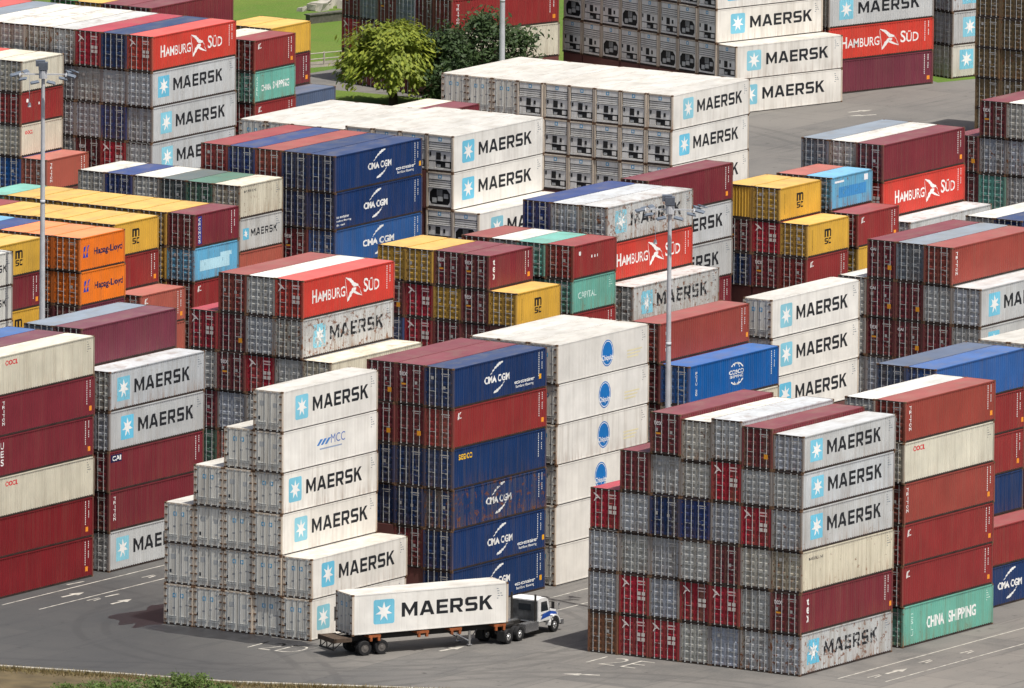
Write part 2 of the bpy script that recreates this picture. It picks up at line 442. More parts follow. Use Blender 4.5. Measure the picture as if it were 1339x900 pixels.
def swoosh(pts, w):
    """tapering stroke: points and half widths"""
    out = []
    for i in range(len(pts) - 1):
        (x0, z0), (x1, z1) = pts[i], pts[i + 1]
        dx, dz = x1 - x0, z1 - z0; l = math.hypot(dx, dz); nx, nz = -dz / l, dx / l
        if i == 0: pa = ((x0 + nx * w[0], z0 + nz * w[0]), (x0 - nx * w[0], z0 - nz * w[0]))
        if i + 2 < len(pts):
            ex, ez = pts[i + 2][0] - x0, pts[i + 2][1] - z0; l2 = math.hypot(ex, ez); mx, mz = -ez / l2, ex / l2
        else: mx, mz = nx, nz
        pb = ((x1 + mx * w[i + 1], z1 + mz * w[i + 1]), (x1 - mx * w[i + 1], z1 - mz * w[i + 1]))
        out.append([pa[1], pb[1], pb[0], pa[0]]); pa = pb
    return out

def conform(name, polys, L, reefer, lift, cut=True):
    """lay flat outlines on the corrugated side wall"""
    bm = bmesh.new(); pts = corr_points(L, reefer)
    for p in polys:
        try: bm.faces.new([bm.verts.new((x, 0, z)) for x, z in p])
        except ValueError: pass
    if cut:
        xs = [v.co.x for v in bm.verts]; xa, xb = min(xs), max(xs)
        for x, _ in pts:
            if xa < x < xb:
                bmesh.ops.bisect_plane(bm, geom=bm.verts[:] + bm.edges[:] + bm.faces[:], dist=1e-5, plane_co=(x, 0, 0), plane_no=(1, 0, 0))
    for v in bm.verts: v.co.y = corr_y(pts, v.co.x) - lift
    for f in bm.faces:
        f.normal_update()
        if f.normal.y > 0: f.normal_flip()
    me = bpy.data.meshes.new(name); bm.to_mesh(me); bm.free(); me.materials.append(LETTER); return me

WHT, BLK, SKY = (232, 232, 228), (34, 36, 40), (98, 188, 220)

def side_marks(L, h, right=True):
    """broken rows of small data marks near the far end"""
    out = []; r = random.Random(3); x = L - 0.95
    for i in range(5):
        z = h - 0.40 - i * 0.17; s = x + 0.1 * r.random()
        for j in range(r.randint(1, 2)):
            w = r.uniform(.10, .22); out.append([(s, z), (s + w, z), (s + w, z + 0.05), (s, z + 0.05)]); s += w + .08
    return out

def vert_marks(L, h):
    out = []; x = L - 0.62; r = random.Random(5)
    for i in range(9):
        z = h - 0.35 - i * 0.14
        if i != 4: out.append([(x, z), (x + 0.10, z), (x + 0.10, z + 0.09), (x, z + 0.09)])
    for i in range(11):
        z = h - 0.35 - i * 0.16
        out.append([(x - 0.42, z), (x - 0.36, z), (x - 0.36, z + 0.10), (x - 0.42, z + 0.10)])
    return out

def logo_parts(kind, L, h, reefer):
    """list of (part name, outlines, colour, lift)"""
    S = L / L40 if L > 8 else 1.0
    if kind in ('star', 'starteal', 'stargrey'):
        if L > 8:
            a, b, t0, t1 = 1.25 * S, 2.88 * S, 3.45 * S, 10.55 * S; cz = h * 0.535; hh = 0.86 if h > 2.7 else 0.76; th = 0.50
        else:
            a, b, t0, t1 = 0.55, 1.35, 1.65, 5.3; cz = h * 0.53; hh = 0.44; th = 0.28
        skyc = (48, 150, 170) if kind == 'starteal' else SKY
        return [('emblem', [rbox(a, b, cz - hh, cz + hh, 0.16 if reefer else 0.03)], skyc, 0.004),
                ('star', star((a + b) / 2, cz, hh * 0.82, hh * 0.34, 7, (b - a) / 2 / hh), (236, 236, 232), 0.008),
                ('lettering', block_text('MAERSK', t0, t1, cz - th + 0.02, cz + th + 0.02), BLK, 0.004),
                ('data_marks', side_marks(L, h), (110, 120, 130), 0.004)]
    if kind == 'south':
        z = h * 0.36; e = 6.95
        P = font_text('H', 1.55, 2.15, z, z + 0.98, 0.012) + font_text('AMBURG', 2.25, 5.9, z, z + 0.78, 0.012)
        P += font_text('S', 8.35, 8.95, z, z + 1.02, 0.012) + font_text('ÜD', 9.05, 10.45, z, z + 0.98, 0.012)
        B = swoosh([(e - 0.95, z + 1.35), (e - 0.35, z + 1.12), (e + 0.15, z + 0.72), (e + 0.75, z + 0.62)], [0.03, 0.12, 0.17, 0.05])
        B += swoosh([(e - 0.75, z - 0.42), (e - 0.35, z + 0.05), (e + 0.05, z + 0.38), (e + 0.45, z + 0.42)], [0.06, 0.16, 0.15, 0.08])
        B += swoosh([(e + 0.1, z + 0.24), (e + 0.6, z + 0.02), (e + 1.2, z - 0.18)], [0.11, 0.08, 0.02])
        B += swoosh([(e - 1.0, z + 1.28), (e - 0.88, z + 0.5), (e - 0.78, z - 0.3)], [0.02, 0.02, 0.015]) + swoosh([(e + 0.62, z + 0.75), (e + 0.95, z + 0.3), (e + 1.15, z - 0.1)], [0.02, 0.02, 0.015])
        return [('lettering', P, WHT, 0.004), ('emblem', B, WHT, 0.005), ('data_marks', vert_marks(L, h), WHT, 0.004)]
    if kind in ('cma', 'cmaeco', 'cmatext', 'cmafar'):
        c0 = {'cma': 4.6, 'cmaeco': 4.35, 'cmatext': 4.3, 'cmafar': 3.9}[kind]; z = h * 0.42; w = 3.3 if kind != 'cmafar' else 4.4
        P = font_text('CMA CGM', c0, c0 + w, z, z + 0.52, 0.035)
        m_ = c0 + w / 2
        B = swoosh([(m_ - 0.85, z + 0.62), (m_ - 0.35, z + 1.0), (m_ + 0.25, z + 1.28), (m_ + 0.72, z + 1.38)], [0.02, 0.06, 0.11, 0.05])
        B += swoosh([(m_ + 0.95, z - 0.08), (m_ + 0.55, z - 0.38), (m_ + 0.0, z - 0.62), (m_ - 0.45, z - 0.72)], [0.02, 0.06, 0.11, 0.05])
        out = [('lettering', P, WHT, 0.004), ('emblem', B, WHT, 0.004), ('data_marks', vert_marks(L, h), WHT, 0.004)]
        if kind == 'cmaeco':
            out.append(('slogan', font_text('eco container', 8.3, 10.9, h * 0.26, h * 0.26 + 0.26, 0.02) + font_text('bamboo flooring', 8.5, 10.8, h * 0.14, h * 0.14 + 0.26, 0.012), WHT, 0.004))
            out.append(('label_plate', rects((L - 0.72, L - 0.42, h * 0.25, h * 0.25 + 0.36)), (232, 170, 40), 0.006))
        if kind == 'cmatext':
            out.append(('slogan', font_text('eco container', 0.4, 2.2, h * 0.33, h * 0.33 + 0.2, 0.02) + font_text('bamboo flooring', 0.4, 2.5, h * 0.22, h * 0.22 + 0.2, 0.012) + font_text('light steel', 0.4, 1.6, h * 0.11, h * 0.11 + 0.2, 0.012), WHT, 0.004))
        return out
    if kind == 'ecoend':
        return [('slogan', font_text('eco container', 1.0, 3.2, h * 0.30, h * 0.30 + 0.28, 0.02) + font_text('bamboo flooring', 1.3, 3.2, h * 0.16, h * 0.16 + 0.28, 0.012), WHT, 0.004)]
    if kind == 'msc':
        m_ = L / 2
        P = block_text('m', m_ - 0.52, m_ + 0.50, h * 0.51, h * 0.51 + 0.62); P2 = block_text('Sc', m_ - 0.44, m_ + 0.48, h * 0.51 - 0.54, h * 0.51 - 0.08)
        D = [[(0.75, z), (0.86, z), (0.86, z + 0.05), (0.75, z + 0.05)] for z in [h * 0.2 + i * 0.1 for i in range(16)]]
        return [('lettering', P, (28, 28, 30), 0.004), ('lettering', P2, (28, 28, 30), 0.004), ('data_marks', D, (70, 60, 30), 0.004)]
    if kind == 'lloyd':
        P = font_text('Hapag-Lloyd', 1.95, 5.75, h * 0.38, h * 0.38 + 0.66, 0.03)
        B = []
        for k in (0, 1):
            x = 0.45 + 0.42 * k; z = h * 0.40
            B.append([(x, z), (x + 0.34, z), (x + 0.22, z + 0.4), (x + 0.12, z + 0.32)]); B.append([(x + 0.12, z + 0.40), (x + 0.26, z + 0.46), (x + 0.46, z + 0.92), (x + 0.18, z + 0.80)])
        return [('lettering', P, (30, 40, 80), 0.004), ('emblem', B[:2], (30, 70, 170), 0.004), ('emblem', B[2:], (30, 70, 170), 0.004)]
    if kind == 'oocl':
        P = font_text('OOCL', 1.0, 2.6, h * 0.74, h * 0.74 + 0.36, 0.03)
        return [('lettering', P, (205, 40, 50), 0.004), ('data_marks', side_marks(L, h), (110, 110, 110), 0.004)]
    if kind == 'oocl20':
        return [('lettering', font_text('OOCL', 0.7, 1.8, h * 0.68, h * 0.68 + 0.32, 0.03), (205, 40, 50), 0.004)]
    if kind == 'cosco':
        m_ = L * 0.505; cz = h * 0.52
        P = font_text('COSCO', m_ - 1.0, m_ + 1.0, cz + 0.01, cz + 0.34, 0.03) + font_text('SHIPPING', m_ - 0.92, m_ + 0.92, cz - 0.26, cz - 0.05, 0.02)
        B = []
        for sgn, o_ in ((1, 0.16), (-1, 0.08)):
            for a in (0.96, 0.46):
                arc = [(m_ + a * math.cos(R(t)), cz + sgn * (o_ + 0.66 * math.sin(R(t)))) for t in range(28, 153, 18)]
                B += swoosh(arc, [0.05] * len(arc))
        return [('lettering', P, WHT, 0.004), ('emblem', B, WHT, 0.005), ('data_marks', vert_marks(L, h), WHT, 0.004),
                ('side_code', stacked_text('FCIU 20', 0.62, 0.82, h * 0.2, h * 0.82), WHT, 0.004)]
    if kind == 'china':
        P = font_text('CHINA', 2.95, 5.3, h * 0.33, h * 0.33 + 0.82, 0.03) + font_text('SHIPPING', 5.85, 9.6, h * 0.33, h * 0.33 + 0.82, 0.03)
        return [('lettering', P, WHT, 0.004), ('side_code', stacked_text('CSLU', 0.8, 1.1, h * 0.22, h * 0.8), (200, 225, 215), 0.004), ('data_marks', side_marks(L, h), (210, 225, 215), 0.004)]
    if kind == 'china20':
        P = font_text('CHINA', 1.1, 2.5, h * 0.36, h * 0.36 + 0.5, 0.03) + font_text('SHIPPING', 2.75, 5.2, h * 0.36, h * 0.36 + 0.62, 0.03)
        return [('lettering', P, WHT, 0.004), ('side_code', stacked_text('CSLU', 0.4, 0.6, h * 0.22, h * 0.85), (200, 225, 215), 0.004)]
    if kind == 'capital':
        return [('lettering', font_text('CAPITAL', 0.9, 3.4, h * 0.42, h * 0.42 + 0.5, 0.0), (205, 225, 218), 0.004), ('data_marks', side_marks(L, h), (190, 220, 210), 0.004)]
    if kind in ('triton', 'tex', 'ues', 'cronos', 'triton20'):
        txt = {'triton': 'TRITON', 'tex': 'tex', 'ues': 'UES', 'cronos': 'CRONOS', 'triton20': 'TRITON'}[kind]
        s0 = 0.62 if kind != 'ues' else 0.5; s1 = s0 + (0.30 if kind != 'ues' else 0.45)
        out = [('lettering', stacked_text(txt, s0, s1, h * (0.12 if kind == 'cronos' else 0.26), h * 0.88), WHT, 0.006), ('data_marks', vert_marks(L, h), WHT, 0.004)]
        if kind == 'cronos': out.append(('name_board', rects((s0 - 0.1, s1 + 0.1, h * 0.10, h * 0.92)), (40, 50, 130), 0.003))
        else: out.append(('label_plate', rects((L - 0.72, L - 0.40, h * 0.16, h * 0.16 + 0.34)), (236, 150, 50), 0.005))
        return out
    if kind == 'cai':
        return [('name_board', rects((0.35, 1.75, h * 0.72, h * 0.72 + 0.56)), (24, 28, 70), 0.003), ('lettering', font_text('CAI', 0.5, 1.6, h * 0.72 + 0.1, h * 0.72 + 0.46, 0.03), WHT, 0.006), ('data_marks', vert_marks(L, h), WHT, 0.004),
                ('label_plate', rects((L - 0.72, L - 0.40, h * 0.05, h * 0.05 + 0.34)), (236, 150, 50), 0.005)]
    if kind == 'seaco':
        return [('lettering', font_text('seaco', 0.5, 2.3, h * 0.72, h * 0.72 + 0.40, 0.012), (240, 190, 40), 0.004), ('data_marks', vert_marks(L, h), WHT, 0.004)]
    if kind == 'tick':
        B = swoosh([(0.65, h * 0.70), (0.72, h * 0.86), (0.98, h * 0.88), (0.70, h * 0.72), (1.05, h * 0.74)], [0.035] * 5)
        return [('emblem', B, WHT, 0.004), ('data_marks', vert_marks(L, h), WHT, 0.005), ('label_plate', rects((L - 0.72, L - 0.40, h * 0.16, h * 0.16 + 0.32)), (236, 150, 50), 0.006)]
    if kind == 'disc':
        return [('emblem', [ellipse(1.0, h * 0.74, 0.16, 0.16, 10)], WHT, 0.004), ('data_marks', rects((2.6, 2.72, h * .55, h * .55 + .2), (3.0, 3.1, h * .55, h * .55 + .2), (3.35, 3.5, h * .55, h * .55 + .2)), WHT, 0.004)]
    if kind == 'plate':
        return [('data_marks', vert_marks(L, h), WHT, 0.004), ('label_plate', rects((L - 0.72, L - 0.40, h * 0.16, h * 0.16 + 0.34)), (236, 150, 50), 0.006)]
    if kind == 'line':
        t1 = 2.9 if L > 8 else 2.4
        return [('lettering', font_text('MAERSK LINE', 1.0 if L > 8 else 0.7, t1, h * 0.76, h * 0.76 + 0.20, 0.01), (60, 62, 66), 0.004), ('data_marks', side_marks(L, h), (110, 115, 120), 0.004)]
    if kind == 'faded':
        if L < 8: return [('paint_patch', rects((0.9, 4.9, h * 0.30, h * 0.62), (3.6, 5.2, h * 0.62, h * 0.74)), (176, 214, 226), 0.004)]
    if kind == 'hanjin':
        return [('paint_patch', rects((1.2, 5.2, h * 0.34, h * 0.66)), (64, 140, 196), 0.004), ('data_marks', rects((0.6, 1.9, h * .80, h * .86), (4.9, 5.4, h * .72, h * .9)), (226, 230, 232), 0.005)]
    if kind == 'fruit':
        m_ = L * 0.515; cz = h * 0.50
        out = [('emblem', [ellipse(m_, cz, 0.80, 0.96, 32)], (22, 112, 184), 0.004), ('emblem_rim', ring(m_, cz, 0.72, 0.88, 0.05, 32), (236, 238, 236), 0.008),
               ('lettering', font_text('Chiquita', m_ - 0.76, m_ + 0.76, cz - 0.62, cz - 0.12, 0.015), (240, 240, 238), 0.012),
               ('slogan', [q for i, z in enumerate((0.42, 0.34, 0.26)) for q in rects((8.9 - 0.0, 10.9 - 0.25 * i, h * z, h * z + 0.10))], (226, 216, 176), 0.004),
               ('data_marks', side_marks(L, h), (150, 150, 150), 0.004)]
        return out
    if kind == 'wave':
        cz = h * 0.55; B = []
        for i in range(3):
            x = 4.4 + 0.50 * i
            B.append([(x, cz - 0.20), (x + 0.30, cz - 0.20), (x + 0.80, cz + 0.22), (x + 0.46, cz + 0.22)])
        return [('emblem', B, (70, 130, 196), 0.004), ('lettering', font_text('MCC', 6.2, 8.0, cz - 0.2, cz + 0.42, 0.0), (84, 118, 182), 0.004),
                ('slogan', rects((4.8, 7.6, cz - 0.52, cz - 0.42)), (150, 165, 190), 0.004), ('data_marks', side_marks(L, h), (120, 130, 140), 0.004)]
    return []

def door_marks(style, h):
    """writing and stickers on a door end: list of (name, mesh, colour)"""
    def plate(name, qs, x=-0.002):
        m = MB()
        for y0, y1, z0, z1 in qs: m.quad((x, y1, z0), (x, y0, z0), (x, y0, z1), (x, y1, z1))
        return m.mesh(name, LETTER)
    def fl(polys, x=-0.004):
        m = MB()
        for p in polys: m.quad(*[(x, WD - s, z) for s, z in p])
        return m.mesh('door_lettering', LETTER)
    r = random.Random(style)
    out = []
    if style == 'hs':
        out.append(('sticker', plate('sticker', [(0.28 + 0.36 * i, 0.55 + 0.36 * i, h * 0.40 + 0.34 * j, h * 0.40 + 0.34 * j + 0.25) for i in (0, 1) for j in (0, 1)], -0.05), (206, 198, 190)))
        B = swoosh([(0.30, h * 0.88), (0.55, h * 0.82), (0.85, h * 0.74)], [0.03, 0.07, 0.03]) + swoosh([(0.34, h * 0.68), (0.5, h * 0.76), (0.66, h * 0.77)], [0.03, 0.06, 0.02])
        out.append(('door_emblem', fl(B, -0.05), (226, 214, 208)))
        out.append(('door_lettering', plate('door_lettering', [(0.30, 0.95, h * 0.84, h * 0.84 + 0.10), (0.30, 0.9, h * 0.77, h * 0.77 + 0.08)], -0.05), (206, 180, 176)))
        return out
    if style == 'tex': out.append(('door_lettering', fl(font_text('tex', 0.34, 0.98, h * 0.70, h * 0.70 + 0.34, 0.01), -0.05), (222, 214, 212)))
    if style == 'cai': out.append(('door_lettering', fl(font_text('CAI', 0.30, 0.80, h * 0.72, h * 0.72 + 0.22, 0.03), -0.05), (222, 218, 216)))
    qs = [(0.30, 1.0, h * 0.84, h * 0.84 + 0.07), (0.32, 0.8, h * 0.79, h * 0.79 + 0.05)]
    for i in range(3):
        z = h * (0.26 + 0.12 * i); qs.append((0.3 + 0.2 * r.random(), 0.56 + 0.2 * r.random(), z, z + 0.028))
    if r.random() < .6:
        a = 1.35 + 0.5 * r.random(); z = h * (0.45 + 0.3 * r.random()); qs.append((a, a + 0.22, z, z + 0.24))
    if r.random() < .5:
        a = 0.4 + 0.4 * r.random(); z = h * (0.4 + 0.2 * r.random()); qs.append((a, a + 0.2, z, z + 0.22))
    out.append(('door_marks', plate('door_marks', qs, -0.048), (168, 166, 162)))
    if style in ('tex', 'amber', 'cai'):
        out.append(('label_plate', plate('label_plate', [(0.30, 0.62, h * 0.26, h * 0.26 + 0.34)] if style != 'tex' else [(1.55, 1.95, h * 0.48, h * 0.48 + 0.12)], -0.052), (222, 150, 44)))
    return out

def reefer_marks(h, n):
    def plate(name, qs, x):
        m = MB()
        for y0, y1, z0, z1 in qs: m.quad((x, y1, z0), (x, y0, z0), (x, y0, z1), (x, y1, z1))
        return m.mesh(name, LETTER)
    z = h * 0.68
    if n == 2: return [('label_plate', plate('label_plate', [(1.85, 2.02, h * 0.28, h * 0.28 + 0.24)], 0.014), (48, 52, 58)), ('data_marks', plate('data_marks', [(0.4, 0.8, h * .6, h * .6 + .3), (1.5, 1.9, h * .62, h * .62 + .35), (0.5, 0.7, h * .3, h * .34)], 0.016), (176, 178, 176))]
    return [('sticker', plate('sticker', [(0.78, 1.06, z, z + 0.30), (1.40, 1.68, z, z + 0.30)], 0.014), (70, 160, 200)),
            ('star', plate('star', [(0.85, 0.99, z + 0.07, z + 0.23), (1.47, 1.61, z + 0.07, z + 0.23)], 0.010), (225, 228, 228)),
            ('label_plate', plate('label_plate', [(2.02, 2.18, h * 0.30, h * 0.30 + 0.22)], 0.014), (48, 52, 58)),
            ('data_marks', plate('data_marks', [(0.3, 0.6, h * .82, h * .85), (0.9, 1.1, h * .45, h * .49), (0.32, 0.62, h * .5, h * .53), (1.5, 1.7, h * .4, h * .44)], 0.016), (150, 152, 152))]

def unit_marks(h):
    m = MB(); w = WD - 0.32; a = 0.16 + w * 0.42; b = a + 0.30
    m.quad((0.026, b, h * 0.83), (0.026, a, h * 0.83), (0.026, a, h * 0.93), (0.026, b, h * 0.93))
    m2 = MB(); m2.quad((0.022, b - .08, h * 0.853), (0.022, a + .08, h * 0.853), (0.022, a + .08, h * 0.907), (0.022, b - .08, h * 0.907))
    return [('sticker', m.mesh('sticker', LETTER), (84, 160, 200)), ('star', m2.mesh('star', LETTER), (226, 228, 228))]

# ------------------------------------------------------------------ one container with its parts
DECO = {'star': 'star-marked', 'starteal': 'star-marked', 'stargrey': 'star-marked', 'south': 'bird-emblem', 'msc': 'black-lettered', 'lloyd': 'blue-lettered', 'oocl': 'red-lettered', 'oocl20': 'red-lettered',
        'cosco': 'globe-emblem', 'china': 'white-lettered', 'china20': 'white-lettered', 'fruit': 'oval-emblem', 'wave': 'wave-emblem', 'cma': 'white-lettered', 'cmaeco': 'white-lettered', 'cmatext': 'white-lettered', 'cmafar': 'white-lettered', 'seaco': 'yellow-lettered'}

def make_container(tok, L, loc, yaw, label, end):
    ck, logo, h, wear, dstyle = tok['c'], tok['logo'], tok['h'], tok['wear'], tok['door']
    reefer = tok['reefer']
    rgb = lin(C[ck][0]); j = 1.0 + rnd.uniform(-0.06, 0.06); warm = rnd.uniform(-1, 1); hue = 0.012 if reefer else 0.03
    col = (*(min(0.82, v * j * (1 + hue * warm * q)) for v, q in zip(rgb, (1, 0.2, -1))), wear)
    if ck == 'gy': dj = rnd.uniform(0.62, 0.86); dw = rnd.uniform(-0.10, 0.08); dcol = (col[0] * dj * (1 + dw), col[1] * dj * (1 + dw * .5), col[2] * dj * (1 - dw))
    else: dj = rnd.uniform(0.62, 0.78) if ck != 'hr' else rnd.uniform(0.75, 1.0); dcol = tuple(v * dj for v in col[:3])  # doors darker than the sides: shade on the door ends put into the colour
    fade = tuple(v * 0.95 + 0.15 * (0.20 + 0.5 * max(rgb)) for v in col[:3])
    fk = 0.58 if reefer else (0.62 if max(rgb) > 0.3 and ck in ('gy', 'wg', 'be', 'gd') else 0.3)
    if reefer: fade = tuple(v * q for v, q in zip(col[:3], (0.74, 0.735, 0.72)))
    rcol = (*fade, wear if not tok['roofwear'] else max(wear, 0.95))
    root = obj('refrigerated_container' if reefer else 'shipping_container', cached(('frame', L, h, reefer), lambda: frame_mesh(L, h, reefer)), None, (*(a * (1 - fk) + b * fk for a, b in zip(col[:3], (0.44, 0.32, 0.20) if reefer else (0.13, 0.085, 0.06))), min(1, wear + .2)), loc, yaw)
    tag(root, label, 'container', 'stacked shipping containers')
    obj('side_panel', cached(('side', L, h, reefer), lambda: side_mesh(L, h, reefer)), root, col)
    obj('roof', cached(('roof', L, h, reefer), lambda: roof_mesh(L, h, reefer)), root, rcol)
    lw = min(1.0, 0.05 + wear * 0.75)
    if end == 'unit':
        u = obj('cooling_unit', cached(('unit', h, tok['unit']), lambda: unit_mesh(h, tok['unit'])), root, (*lin((224, 223, 218)), 0.35))
        for nm, me, cc in cached(('unitmarks', h), lambda: unit_marks(h)): obj(nm, me, u, (*lin(cc), 0.0))
    elif end == 'wall':
        obj('end_wall', cached(('wall', h), lambda: end_wall_mesh(h)), root, col)
    else:
        leafs = []
        for near in (True, False):
            if reefer:
                d = obj('door', cached(('rleaf', h, near), lambda: reefer_leaf_mesh(h, near)), root, (*lin((222, 219, 208)), 0.55))
                obj('locking_gear', cached(('rgear', h, near), lambda: reefer_gear_mesh(h, near)), d)
            else:
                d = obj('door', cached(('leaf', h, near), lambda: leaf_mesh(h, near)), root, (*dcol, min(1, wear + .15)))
                obj('locking_gear', cached(('gear', h, near), lambda: gear_mesh(h, near)), d)
            leafs.append(d)
        marks = cached(('rmarks', h, tok['unit']), lambda: reefer_marks(h, tok['unit'])) if reefer else cached(('dmarks', dstyle, h), lambda: door_marks(dstyle, h))
        for nm, me, cc in marks: obj(nm, me, leafs[0] if reefer else root, (*lin(cc), 0.25))
    if logo:
        per = (L - 0.34) / (max(8, round((L - 0.34) / 0.42)) if reefer else round((L - 0.34) / 0.279)); sh = per * rnd.choice((-1, 0, 0, 1)); shz = rnd.uniform(-0.05, 0.05); tv = rnd.uniform(0.1, 0.9)
        for nm, me, cc in cached(('logo', logo, L, h, reefer), lambda: [(n_, conform(n_, p_, L, reefer, lf), c2) for n_, p_, c2, lf in logo_parts(logo, L, h, reefer)]):
            if nm == 'emblem' and logo.startswith('star'): cc = tuple(c * (1 - tv) + t * tv for c, t in zip(cc, (146, 200, 212)))
            lo_ = obj(nm, me, root, (*lin(cc), lw if nm != 'data_marks' else lw * .6))
            if nm != 'data_marks' and L > 8: lo_.location = (sh, 0, shz)
    return root

ORD = ['top', 'second', 'third', 'fourth', 'fifth', 'sixth', 'seventh']
ORC = ['first', 'second', 'third', 'fourth', 'fifth', 'sixth', 'seventh', 'eighth', 'ninth', 'tenth', 'eleventh']
BURIED = MB()
N_MADE = [0]

def parse(t, twenty, wear0):
    """colour[~ low][/H tall][!|!! worn][^ rusty roof][*unit kind][+end][:logo][@door style]"""
    d = dict(c=t[:2], logo=None, h=ST if twenty else HC, wear=wear0, door=None, roofwear='^' in t, unit=0, end=None)
    rest = t[2:]
    if '@' in rest: rest, d['door'] = rest.split('@')
    if ':' in rest: rest, d['logo'] = rest.split(':')
    if '~' in rest: d['h'] = ST
    if '/' in rest: d['h'] = HC
    d['wear'] = min(1.0, wear0 + 0.35 * rest.count('!'))
    for ch in '12':
        if ch in rest: d['unit'] = int(ch)
    if '#' in rest: d['end'] = 'wall'
    if '%' in rest: d['end'] = 'door'
    d['reefer'] = d['c'] == 'wh'
    if d['door'] is None:
        d['door'] = {'hr': 'hs', 'hs': 'hs'}.get(d['c']) or (rnd.choice(['tex', 'amber', 'cai', 1, 2]) if d['c'] in ('ma', 'pu') else rnd.choice([1, 2, 3, 4, 5]))
    return d

def bay(phrase, x, y, cols, L=L40, yaw=0.0, end='door', wear=0.3, pitch=2.482, skip=0):
    """a bay of stacks; columns run from the sunlit side, tiers from the ground up ('.' is a box nothing is seen of)"""
    ca, sa = math.cos(yaw), math.sin(yaw); twenty = L < 8
    for ci, spec in enumerate(cols):
        toks = spec.split(); z = 0.0
        for ti, t in enumerate(toks):
            jx = rnd.uniform(-0.09, 0.09); jy = rnd.uniform(-0.018, 0.018)
            lx, ly = jx, ci * pitch + jy
            wx, wy = x + lx * ca - ly * sa, y + lx * sa + ly * ca
            if t[0] == '.':
                h = (ST if twenty else HC) if '~' not in t else ST
                n = len(BURIED.v); BURIED.box(0.03, L - 0.03, 0.03, WD - 0.03, z + 0.02, z + h - 0.02)
                for i in range(n, n + 8):
                    a, b, c = BURIED.v[i]; BURIED.v[i] = (wx + a * ca - b * sa, wy + a * sa + b * ca, c)
                z += h; continue
            d = parse(t, twenty, wear + rnd.uniform(-0.12, 0.15))
            k = max(i for i, q in enumerate(toks) if q[0] != '.') - ti
            deco = DECO.get(d['logo'], '')
            lab = ' '.join(w for w in [deco, C[d['c']][1], 'container,'] if w)
            lab += ' top of' if k == 0 else ' %s from top,' % ORD[k]
            lab += ' %s column from sunlit side, %s' % (ORC[ci], phrase)
            make_container(d, L, (wx, wy, z), yaw + rnd.uniform(-0.0015, 0.0015), lab, d['end'] or end)
            N_MADE[0] += 1
            z += d['h']

# ------------------------------------------------------------------ ground, lawn, painted markings
def ground_mat():
    k = NT('worn_asphalt'); tc = k.n('ShaderNodeTexCoord'); P = tc.outputs['Object']
    big = k.noise(P, 0.045, 4.0, 0.6); mid = k.noise(P, 0.35, 6.0, 0.65); fine = k.noise(P, 6.0, 4.0, 0.7)
    st = k.noise(k.scale(P, (0.10, 1.3, 1)), 1.0, 6.0, 0.65)
    col = k.mix(k.ramp(big, 0.38, 0.62), (0.108, 0.105, 0.100), (0.168, 0.159, 0.145))
    sep = k.n('ShaderNodeSeparateXYZ', Vector=P)
    # cloud shade over the near left yard, painted in as darker asphalt
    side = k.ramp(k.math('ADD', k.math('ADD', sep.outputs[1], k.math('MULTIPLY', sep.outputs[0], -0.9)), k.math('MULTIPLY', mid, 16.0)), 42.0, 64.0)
    def ring_(cx, cy, rad, w):
        dx = k.math('SUBTRACT', sep.outputs[0], cx); dy = k.math('SUBTRACT', sep.outputs[1], cy)
        dd = k.math('SQRT', k.math('ADD', k.math('MULTIPLY', dx, dx), k.math('MULTIPLY', dy, dy)))
        return k.ramp(k.math('ABSOLUTE', k.math('SUBTRACT', dd, rad)), w * .5, w, 1.0, 0.0)
    tracks = None
    for cx_, cy_, rad_ in ((-60, 75, 62), (-60, 75, 64.1), (-26, 2, 20), (-26, 2, 21.9), (30, 70, 62), (30, 70, 59.8), (-40, 10, 30), (-2, 36, 17), (-2, 36, 19), (180, 160, 45), (180, 160, 47)):
        q_ = ring_(cx_, cy_, rad_, 0.42); tracks = q_ if tracks is None else k.math('MAXIMUM', tracks, q_)
    bk = k.n('ShaderNodeTexBrick', Vector=k.scale(P, (0.105, 0.105, 1)), Color1=(0.72, 0.73, 0.74, 1), Color2=(1.18, 1.15, 1.10, 1), Mortar=(0.55, 0.55, 0.55, 1))
    bk.inputs['Scale'].default_value = 1.0; bk.inputs['Mortar Size'].default_value = 0.006; bk.inputs['Brick Width'].default_value = 1.1; bk.inputs['Row Height'].default_value = 0.7
    col = k.mix(0.75, col, bk.outputs['Color'], 'MULTIPLY')
    col = k.mix(k.ramp(mid, 0.42, 0.70, 0.0, 0.55), col, (0.175, 0.163, 0.146))
    col = k.mix(k.ramp(st, 0.56, 0.72, 0.0, 0.55), col, (0.045, 0.045, 0.046))
    st2 = k.noise(k.scale(P, (1.1, 0.09, 1)), 1.0, 5.0, 0.6)
    col = k.mix(k.ramp(st2, 0.58, 0.72, 0.0, 0.4), col, (0.055, 0.053, 0.052))
    col = k.mix(k.ramp(fine, 0.35, 0.7, 0.0, 0.22), col, (0.24, 0.225, 0.205))
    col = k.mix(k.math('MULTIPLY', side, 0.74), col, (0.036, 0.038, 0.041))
    col = k.mix(k.math('MULTIPLY', tracks, k.ramp(mid, 0.32, 0.6, 0.0, 0.32)), col, (0.032, 0.032, 0.033))
    blot = k.noise(P, 0.9, 3.0, 0.5)
    col = k.mix(k.ramp(blot, 0.66, 0.76, 0.0, 0.6), col, (0.03, 0.029, 0.028))
    bp = k.n('ShaderNodeBump', Strength=0.25, Distance=0.03, Height=fine)
    return k.out(Base_Color=col, Roughness=0.9, Normal=bp.outputs[0], Specular_IOR_Level=0.25)

